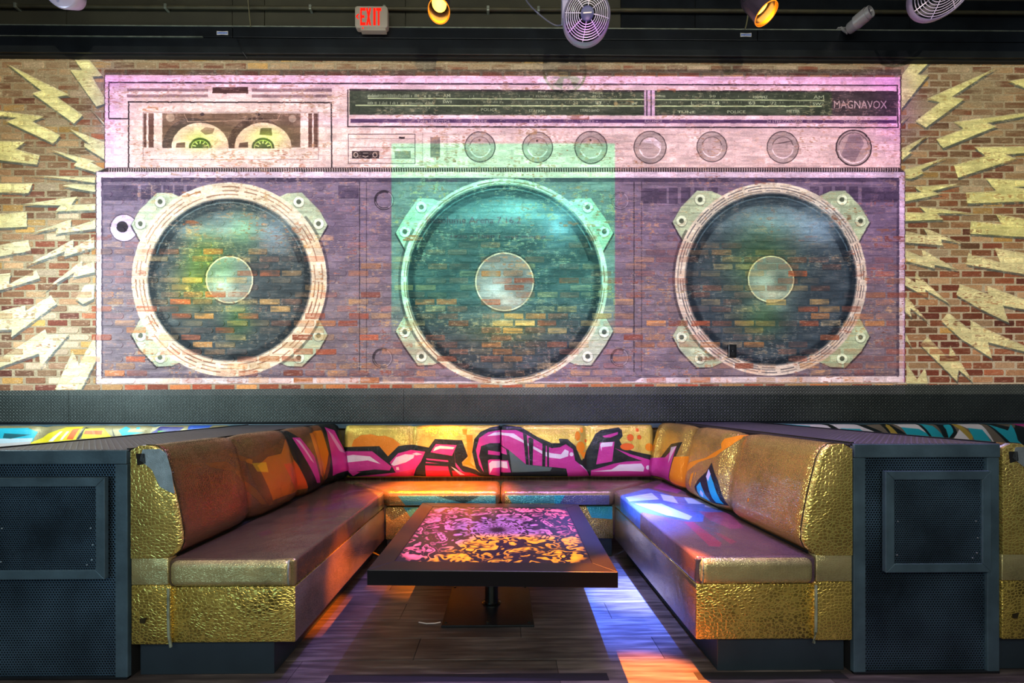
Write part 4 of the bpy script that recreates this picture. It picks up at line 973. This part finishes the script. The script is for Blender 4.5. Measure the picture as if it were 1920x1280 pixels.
# ------------------------------------------------------------------ dividers
def divider(xa, xb, ztop, hatch, label, hinge_left):
    r = empty('booth_divider', ((xa+xb)/2, YF, 0), label, 'divider')
    px = lambda p: atY(p, 900, YF).x; pz = lambda p: atY(960, p, YF).z
    MB().box(xa, YF+.02, .0, xb, 3.81, ztop-.012).build('body', DARK, r)
    MB().box(xa, YF+.002, ztop-.012, xb, 3.815, ztop).build('top_plate', TREADT, r, bev=.002)
    for xx in (xa, xb-.012): MB().box(xx, YF+.01, ztop, xx+.012, 3.81, ztop+.006).build('edge_trim', BLACKM, r, bev=.001)
    w = .055
    MB().box(xa, YF-.006, ztop-.064, xb, YF+.02, ztop-.002).build('rail', TEAL, r, bev=.003)
    MB().box(xa, YF-.002, 0, xa+w, YF+.02, ztop-.065).build('stile', TEAL, r, bev=.003)
    MB().box(xb-w, YF-.002, 0, xb, YF+.02, ztop-.065).build('stile', TEAL, r, bev=.003)
    MB().box(xa, YF-.004, 0, xb, YF+.02, .012).build('rail', BLACKM, r, bev=.003)
    MB().box(xa+w, YF+.008, .012, xb-w, YF+.0095, ztop-.065).build('mesh_panel', PERF, r)
    hx0, hx1, hz0, hz1 = hatch; fw = .040; yo = YF-.022
    h = MB().box(hx0+fw, yo+.006, hz0+fw, hx1-fw, yo+.008, hz1-fw).build('hatch', PERFH, r)
    MB().box(hx0+.01, yo+.012, hz0+.01, hx1-.01, YF+.006, hz1-.01).build('hatch_box', DARK, h)
    for q in ([(hx0, hz0), (hx1, hz0), (hx1-fw, hz0+fw), (hx0+fw, hz0+fw)], [(hx1, hz0), (hx1, hz1), (hx1-fw, hz1-fw), (hx1-fw, hz0+fw)],
              [(hx1, hz1), (hx0, hz1), (hx0+fw, hz1-fw), (hx1-fw, hz1-fw)], [(hx0, hz1), (hx0, hz0), (hx0+fw, hz0+fw), (hx0+fw, hz1-fw)]):
        MB().prism(q, lambda p, k: (p[0], yo+.02*k, p[1])).build('hatch_frame', TEAL, h, bev=.0025)
    rr = random.Random(int(xa*100))
    for (fx, fz) in ((.05, .5), (.94, .5), (.95, .12), (.9, .06), (.04, .1), (.96, .3)):
        x = hx0+fw+(hx1-hx0-2*fw)*fx; z = hz0+fw+(hz1-hz0-2*fw)*fz
        MB().lathe([(0, .0035), (.002, .003), (.003, .0005)], (x, yo+.006, z), (0, -1, 0), 8, True).build('screw', SCREW, h, True)
    return r
f2 = lambda px: atY(px, 980, YF-.022).x; fz = lambda py: atY(960, py, YF-.022).z
divider(-2.37, -1.697, 1.034, (-2.40+.10, f2(196), fz(1082), fz(893)), 'left black divider with perforated panels and hatch', True)
divider(1.5975, 2.270, 1.054, (f2(1661), f2(1859), fz(1077), fz(885)), 'right black divider with perforated panels and ajar hatch', False)

# ------------------------------------------------------------------ table
TZ = .4625
def table():
    fl, fr, bl_, br_ = [atZ(*p, TZ) for p in ((688, 1068), (1159, 1072.5), (792, 942), (1084, 945))]
    r = empty('coffee_table', ((fl.x+fr.x)/2, 2.5, 0), 'low black square table with a glowing pink and orange patterned top', 'table')
    fr = Vector((fr.x, fr.y, TZ)); 
    P = lambda s, t: fl*(1-s)*(1-t)+fr*s*(1-t)+bl_*(1-s)*t+br_*s*t
    th = .073
    b0, b1 = .085, .915
    ring = [(0, 0), (1, 0), (1, 1), (0, 1)]; inn = [(b0, b0), (b1, b0), (b1, b1), (b0, b1)]
    for k in range(4):
        o1, o2, i2, i1 = ring[k], ring[(k+1) % 4], inn[(k+1) % 4], inn[k]
        q = [P(*o1), P(*o2), P(*i2), P(*i1)]
        mb = MB().prism([(v.x, v.y) for v in q], lambda p, kk: (p[0], p[1], TZ-th*(1-kk)))
        mb.build('frame_rail', TABLEF, r, bev=.0025)
    q = [P(*i) for i in inn]
    MB().prism([(v.x, v.y) for v in q], lambda p, kk: (p[0], p[1], TZ-.05 if not kk else TZ-.010)).build('light_box', DARK, r)
    # printed glass
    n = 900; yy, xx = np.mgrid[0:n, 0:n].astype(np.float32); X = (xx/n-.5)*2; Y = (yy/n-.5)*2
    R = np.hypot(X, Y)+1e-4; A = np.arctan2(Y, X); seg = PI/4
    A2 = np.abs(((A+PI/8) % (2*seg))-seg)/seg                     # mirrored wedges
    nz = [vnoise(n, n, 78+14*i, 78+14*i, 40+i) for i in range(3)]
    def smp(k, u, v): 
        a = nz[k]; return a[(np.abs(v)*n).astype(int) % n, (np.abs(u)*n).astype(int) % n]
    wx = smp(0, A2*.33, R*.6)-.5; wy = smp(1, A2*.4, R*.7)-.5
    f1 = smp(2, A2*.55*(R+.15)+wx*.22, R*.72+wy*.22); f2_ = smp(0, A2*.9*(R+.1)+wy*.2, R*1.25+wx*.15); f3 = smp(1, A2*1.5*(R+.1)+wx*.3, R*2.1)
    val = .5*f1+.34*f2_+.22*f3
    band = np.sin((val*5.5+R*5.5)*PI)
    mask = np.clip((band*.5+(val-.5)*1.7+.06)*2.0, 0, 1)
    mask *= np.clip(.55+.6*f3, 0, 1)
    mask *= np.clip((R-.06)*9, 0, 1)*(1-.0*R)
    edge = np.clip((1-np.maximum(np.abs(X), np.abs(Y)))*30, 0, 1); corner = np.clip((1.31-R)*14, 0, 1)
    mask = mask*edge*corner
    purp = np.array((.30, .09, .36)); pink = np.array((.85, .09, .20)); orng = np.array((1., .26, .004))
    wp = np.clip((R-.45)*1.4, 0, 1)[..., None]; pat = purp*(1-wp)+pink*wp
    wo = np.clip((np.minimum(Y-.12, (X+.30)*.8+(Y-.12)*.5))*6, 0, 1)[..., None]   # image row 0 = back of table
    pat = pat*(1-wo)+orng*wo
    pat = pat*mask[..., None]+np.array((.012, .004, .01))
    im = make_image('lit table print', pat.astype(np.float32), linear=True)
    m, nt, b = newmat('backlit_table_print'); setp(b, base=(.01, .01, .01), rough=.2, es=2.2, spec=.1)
    xa, xb = q[0].x, q[1].x; 
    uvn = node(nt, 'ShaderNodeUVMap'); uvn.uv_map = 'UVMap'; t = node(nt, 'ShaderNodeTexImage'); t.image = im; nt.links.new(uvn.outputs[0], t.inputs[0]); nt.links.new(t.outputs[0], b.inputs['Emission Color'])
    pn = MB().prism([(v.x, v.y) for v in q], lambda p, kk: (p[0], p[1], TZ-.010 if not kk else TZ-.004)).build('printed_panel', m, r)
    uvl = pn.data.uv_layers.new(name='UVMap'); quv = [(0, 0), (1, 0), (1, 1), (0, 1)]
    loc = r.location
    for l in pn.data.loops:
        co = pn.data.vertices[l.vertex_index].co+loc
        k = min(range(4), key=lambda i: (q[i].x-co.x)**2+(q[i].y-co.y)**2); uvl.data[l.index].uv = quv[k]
    # pedestal
    cx = atZ(921, 1137, .02).x; cy = 2.52
    MB().lathe([(0, .040), (.37, .040)], (cx, cy, .015), (0, 0, 1), 32, True).build('post', CHROME, r, True)
    MB().lathe([(0, .058), (.006, .058), (.010, .046)], (cx, cy, .0135), (0, 0, 1), 32, True).build('collar', CHROME, r, True)
    MB().box(cx-.13, cy-.13, TZ-th-.014, cx+.13, cy+.13, TZ-th+.0).build('mounting_plate', BLACKM, r, bev=.002)
    x0, x1 = atZ(827, 1172, .013).x, atZ(1002, 1172, .013).x
    y0 = atZ(915, 1172, .013).y
    bp = MB().box(x0, y0, 0, x1, y0+.49, .0135).build('base_plate', BLACKM, r, bev=.003)
    for dx, dy in ((.03, .03), (.5, .03), (.97, .03), (.03, .97), (.97, .97)):
        MB().lathe([(0, .008), (.003, .0075), (.005, .003)], (x0+(x1-x0)*dx*.96+.008, y0+.49*dy*.94+.014, .0135), (0, 0, 1), 10, True).build('bolt', CHROME, bp, True)
    return r
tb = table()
cw = MB().tube([atZ(785, 1166, .004), atZ(800, 1168.5, .004), atZ(815, 1168, .004), atZ(826, 1166, .006)], .0028, 6).build('wire', WHITEP, None, True); tag(cw, 'short white wire lying on the floor left of the table base', 'wire')
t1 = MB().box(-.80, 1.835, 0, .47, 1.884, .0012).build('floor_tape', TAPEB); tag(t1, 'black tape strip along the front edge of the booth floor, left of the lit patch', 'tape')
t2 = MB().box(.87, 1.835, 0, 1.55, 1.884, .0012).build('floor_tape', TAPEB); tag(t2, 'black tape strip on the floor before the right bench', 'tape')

# ------------------------------------------------------------------ wall outlet
q = atY(1372, 658, WY-.006)
ol = MB().box(q.x-.038, WY-.022, q.z-.062, q.x+.038, WY, q.z+.062).build('wall_outlet', simple('black_plastic', lin((12, 12, 13)), .35, 0, .1, 5, 0), None, bev=.004)
tag(ol, 'black power outlet low in the right painted speaker', 'outlet')
for dz in (.026, -.026): MB().lathe([(0, .019), (.003, .018), (.0032, .002)], (q.x, WY-.0215, q.z+dz), (0, -1, 0), 20, True).build('socket', DARK, ol, True)
MB().lathe([(0, .004), (.002, .003)], (q.x, WY-.0215, q.z), (0, -1, 0), 8, True).build('screw', SCREW, ol, True)

# ------------------------------------------------------------------ things hanging at the top
# exit sign
def exit_sign():
    Y = 3.78; c = atY(696, 31.5, Y); w, h = .149, .099
    r = empty('exit_sign', (c.x, Y, c.z), 'red lit EXIT sign with a left arrow above the beam', 'sign')
    mg, nt, b = newmat('grey_sign_plastic'); setp(b, base=lin((150, 145, 130)), rough=.4, em=lin((150, 110, 92)), es=.12)
    def rr(w, h, rad, n=6): return [(sx*(w-rad)+rad*math.cos(a), sz*(h-rad)+rad*math.sin(a)) for sx, sz, a0 in ((1, 1, 0), (-1, 1, PI/2), (-1, -1, PI), (1, -1, 1.5*PI)) for a in [a0+PI/2*k/n for k in range(n+1)]]
    MB().prism(rr(w, h, .025), lambda p, k: (c.x+p[0], Y+.05*k, c.z+p[1])).build('housing', mg, r, True, .004, 2)
    mr, nt, b = newmat('red_lit_letters'); setp(b, base=(.3, .0, .0), em=(1, .015, .006), es=1.3, spec=0.)
    L = {'E': [(0, 0, .28, 1), (0, 0, 1, .15), (0, .43, .8, .57), (0, .85, 1, 1)], 'I': [(.3, 0, .75, 1)], 'T': [(.33, 0, .67, .9), (0, .85, 1, 1)]}
    x = c.x-w+.050; lw, lh, gap = .046, .157, .0065
    for chn in 'EXIT':
        mb = MB()
        if chn == 'X':
            for a, b_ in ((0, 1), (1, 0)):
                mb.prism([(x+lw*(.0 if a == 0 else .66), 0), (x+lw*(.34 if a == 0 else 1.), 0), (x+lw*(.34 if b_ == 0 else 1.), 1), (x+lw*(.0 if b_ == 0 else .66), 1)], lambda p, k: (p[0], Y-.004+.004*k, c.z-lh/2+p[1]*lh))
        else:
            for x0, z0, x1, z1 in L[chn]: mb.box(x+lw*x0, Y-.004, c.z-lh/2+lh*z0, x+lw*x1, Y, c.z-lh/2+lh*z1)
        mb.build('letter', mr, r); x += lw+gap if chn != 'I' else lw*.86
    ax = c.x-w+.022
    MB().prism([(.016, .022), (.006, .022), (-.014, 0), (.006, -.022), (.016, -.022), (-.002, 0)], lambda p, k: (ax+p[0], Y-.004+.004*k, c.z+p[1])).build('arrow', mr, r)
    MB().lathe([(0, .007), (.004, .004)], (c.x-.075, Y-.003, c.z-h-.006), (0, -1, 0), 10, True).build('indicator', mr, r)
    MB().box(c.x-.1, Y+.005, c.z-h-.02, c.x+.13, Y+.05, c.z-h+.004).build('mount', mg, r, bev=.003)
exit_sign()

def par_can(px, py, Y, axis, label, amber=True, R=.078):
    c = atY(px, py, Y); ax = Vector(axis).normalized()
    r = empty('par_can_light', c, label, 'stage light')
    shell = simple('brushed_lilac_can_'+str(len(MATS)), lin((120, 104, 130)), .22, .9, .1, 9, .05)
    MB().lathe([(0, R), (.16, R*1.02), (.22, R*1.0), (.30, R*.72), (.34, R*.3), (.34, .002), (.33, .002), (.30, R*.6), (.2, R*.9), (0, R*.95)], c, -ax, 40, False, True).build('housing', shell, r, True)
    ml, nt, b = newmat('amber_liner_'+str(len(MATS))); setp(b, base=(.8, .25, .02), rough=.35, metal=.6)
    MB().lathe([(.002, R*.945), (.15, R*.93)], c, -ax, 40).build('liner', ml, r, True)
    rim, nt, b = newmat('glowing_rim_'+str(len(MATS))); setp(b, base=(.8, .25, .02), em=(1, .28, .0), es=.9)
    MB().lathe([(-.002, R*.97), (-.002, R*1.02), (.004, R*1.02), (.004, R*.97)], c, -ax, 40, False, True).build('rim', rim, r, True)
    pd = bpy.data.lights.new('can_lamp', 'POINT'); pd.energy = .9; pd.color = (1, .4, .05); pd.shadow_soft_size = .02; po = bpy.data.objects.new('can_lamp', pd); COL.objects.link(po); po.location = c-ax*.045
    me_, nt, b = newmat('amber_lamp_'+str(len(MATS))); setp(b, base=(1, .7, .2), em=(1, .62, .06), es=5)
    MB().lathe([(.085, .002), (.08, R*.45), (.09, R*.68), (.10, R*.68), (.10, .002)], c, -ax, 32).build('lamp', me_, r, True)
    top = c-ax*.16
    side = ax.cross(Vector((0, 1, 0))).normalized() if abs(ax.y) < .9 else Vector((1, 0, 0))
    side = Vector((1, 0, 0))
    yk = [top+side*(R*1.1), top+side*(R*1.1)+Vector((0, 0, .2)), top-side*(R*1.1)+Vector((0, 0, .2)), top-side*(R*1.1)]
    MB().tube(yk, .007, 6).build('yoke', BLACKM, r, True)
    MB().tube([top+Vector((0, 0, .2)), Vector((top.x, top.y, 5.86))], .012, 8).build('hanger', BLACKM, r, True)
    return r
par_can(823, 21, 3.0, (.03, -.35, -.95), 'amber lit stage can above the left half of the mural')
par_can(1437, 26, 3.0, (.30, -.35, -.95), 'amber lit stage can above the right end of the mural')
# dim round lamp at top left
cq = atY(108, -27, 3.0); rl = empty('round_wash_light', cq, 'round pale lilac lamp cut off by the top left edge', 'stage light')
MB().lathe([(0, .002), (0, .12), (.008, .128), (.02, .13), (.12, .09), (.13, .002)], cq, (0, 1, .35), 40).build('housing', GREYP, rl, True)
MB().lathe([(-.004, .012), (-.008, .002)], cq+Vector((0, 0, -.09)), (0, 1, .35), 12).build('screw', BLACKM, rl, True)
MB().tube([cq+Vector((0, .1, .05)), Vector((cq.x, cq.y+.1, 5.86))], .012, 8).build('hanger', BLACKM, rl, True)

def fan(px, py, Y, nrm, R, label, hang=True):
    c = atY(px, py, Y); n = Vector(nrm).normalized()
    r = empty('wall_fan', c, label, 'fan')
    a = n.cross(Vector((0, 0, 1))).normalized(); b_ = a.cross(n).normalized()
    pt = lambda rad, ang, h=0: c+a*rad*math.cos(ang)+b_*rad*math.sin(ang)+n*h
    dome = lambda rad: .03*(1-(rad/R)**2)
    MB().lathe([(-.002, R*.93), (.012, R*.98), (.0, R*1.02), (-.05, R*1.03), (-.06, R*.98), (-.05, R*.95)], c, n, 48, False, True).build('housing', GREYP, r, True)
    gr_ = MB()
    for k in range(7):
        rad = R*(.38+.085*k); gr_.tube([pt(rad, 2*PI*q/40, dome(rad)+.006) for q in range(41)], .0026, 6, False)
    for k in range(8):
        an = 2*PI*k/8+.12; gr_.tube([pt(R*(.24+.72*t/5), an+.04*t/5, dome(R*(.24+.72*t/5))+.007) for t in range(6)], .003, 6)
    g_ = gr_.build('grille', simple('pale_grille_wire_'+str(len(MATS)), lin((185, 178, 200)), .35, .2, .05, 9, 0), r, True)
    MB().lathe([(.02, R*.28), (.038, R*.28), (.044, R*.22), (.044, .001)], c, n, 32).build('hub', simple('navy_hub_'+str(len(MATS)), lin((52, 54, 96)), .4, 0, .1, 9, 0), r, True)
    w, h = R*.18, R*.025
    MB().add([c+n*.0455+a*x-b_*z for x, z in ((-w, -h), (w, -h), (w, h), (-w, h))], [(0, 1, 2, 3)]).build('badge', WHITEP, r)
    for k in range(5):
        an = 2*PI*k/5; q = [pt(R*.2, an-.25, -.01), pt(R*.85, an-.15, -.0), pt(R*.88, an+.45, -.04), pt(R*.2, an+.35, -.04)]
        q2 = [v-n*.003 for v in q]; MB().add(q+q2, [(0, 1, 2, 3), (7, 6, 5, 4), (0, 4, 5, 1), (1, 5, 6, 2), (2, 6, 7, 3), (3, 7, 4, 0)]).build('blade', BLACKM, r, True)
    MB().lathe([(-.05, .06), (-.13, .055), (-.15, .03), (-.15, .001)], c, n, 24).build('motor', BLACKM, r, True)
    e = c-n*.14; MB().tube([e, e+Vector((0, 0, .25)), Vector((e.x, e.y, 5.86))], .014, 8).build('hanger', BLACKM, r, True)
    for sg in (-1,): MB().box(c.x-R*1.02, c.y+.05, c.z+R*.2, c.x-R*.72, c.y+.11, c.z+R*1.5).build('bracket', GREYP, r, bev=.004)
    return r
fan(1100, 31, 3.0, (-.08, -1, -.28), .168, 'round lilac grey fan with wire grille hanging right of center')
fan(1768, -24, 3.0, (-.35, -1, -.62), .185, 'round fan cut off by the top right edge')

# bullet camera on the header
def bullet():
    c = atY(1612, 38, 3.70); r = empty('security_camera', (c.x, 3.8, zz(52, 3.8)), 'grey bullet camera standing on the header beam at right', 'camera')
    ax = Vector((.34, -.85, .10)).normalized()
    gm = simple('grey_camera_shell', lin((150, 148, 148)), .4, .2, .1, 9, 0)
    MB().lathe([(-.09, .001), (-.09, .042), (-.08, .050), (.05, .054), (.085, .054), (.088, .050), (.07, .046)], c, ax, 28).build('body', gm, r, True)
    MB().lathe([(.070, .047), (.072, .001)], c, ax, 24).build('lens_face', simple('dark_lilac_lens', lin((70, 62, 84)), .2, 0, .1, 9, 0), r, True)
    MB().lathe([(.072, .012), (.08, .011), (.08, .001)], c+Vector((.016, 0, .012)), ax, 16).build('lens', WHITEP, r, True)
    MB().lathe([(-.03, .060), (.060, .060), (.060, .0575), (-.03, .0575)], c+Vector((0, 0, .003)), ax, 28, False, True).build('sun_shield', gm, r, True)
    zb = zz(51.6, 3.845)
    MB().tube([c-ax*.05, c-ax*.09+Vector((-.01, 0, -.03)), (c.x-.05, 3.85, zb+.02), (c.x-.05, 3.85, zb)], .012, 8).build('arm', gm, r, True)
    MB().box(c.x-.09, 3.83, zb, c.x-.0, 3.875, zb+.012).build('mount', gm, r, bev=.003)
bullet()
# cables
def cable(pts, rad, label, mat=CABLE):
    P = [Vector(p) for p in pts]; out = []
    for i in range(len(P)-1):
        p0, p1, p2, p3 = P[max(i-1, 0)], P[i], P[i+1], P[min(i+2, len(P)-1)]
        for k in range(6):
            t = k/6; out.append(.5*((2*p1)+(-p0+p2)*t+(2*p0-5*p1+4*p2-p3)*t*t+(-p0+3*p1-3*p2+p3)*t**3))
    out.append(P[-1]); o = MB().tube(out, rad, 6).build('cable', mat, None, True); tag(o, label, 'cable'); return o
cable([atY(975, -20, 3.2), atY(992, 8, 3.2), atY(1015, 30, 3.2), atY(1038, 46, 3.2), atY(1052, 47, 3.2), atY(1062, 40, 3.1)], .005, 'grey cable sagging down to the left side of the hanging fan')
OC = simple('olive_cable', lin((96, 92, 62)), .6, 0, .1, 9, 0)
cable([atY(464, -10, 3.78), atY(467, 20, 3.81), atY(470, 51, 3.83)], .005, 'thin cable dropping onto the beam left of the EXIT sign', OC)
cable([atY(1402, -10, 3.7), atY(1403, 20, 3.7), atY(1400, 43, 3.7), atY(1397, 54, 3.7)], .006, 'thin cable behind the right amber stage can', OC)
cable([atY(443, 73, 3.83), atY(448, 84, 3.83), atY(455, 97, 3.83), atY(463, 109, 3.85)], .005, 'black cable hanging over the beam near the left sticker', BLACKM)
for o in [o for o in SC.objects if o.parent is None]:
    k = o.name.split('.')[0]
    g_ = {'banquette_bench': 'crocodile vinyl booth benches', 'booth_divider': 'black booth dividers', 'wall_fan': 'hanging fans above the mural',
          'par_can_light': 'amber stage cans above the mural', 'floor_tape': 'black tape strips on the floor', 'cable': 'loose cables at the top'}.get(k)
    if g_: o['group'] = g_
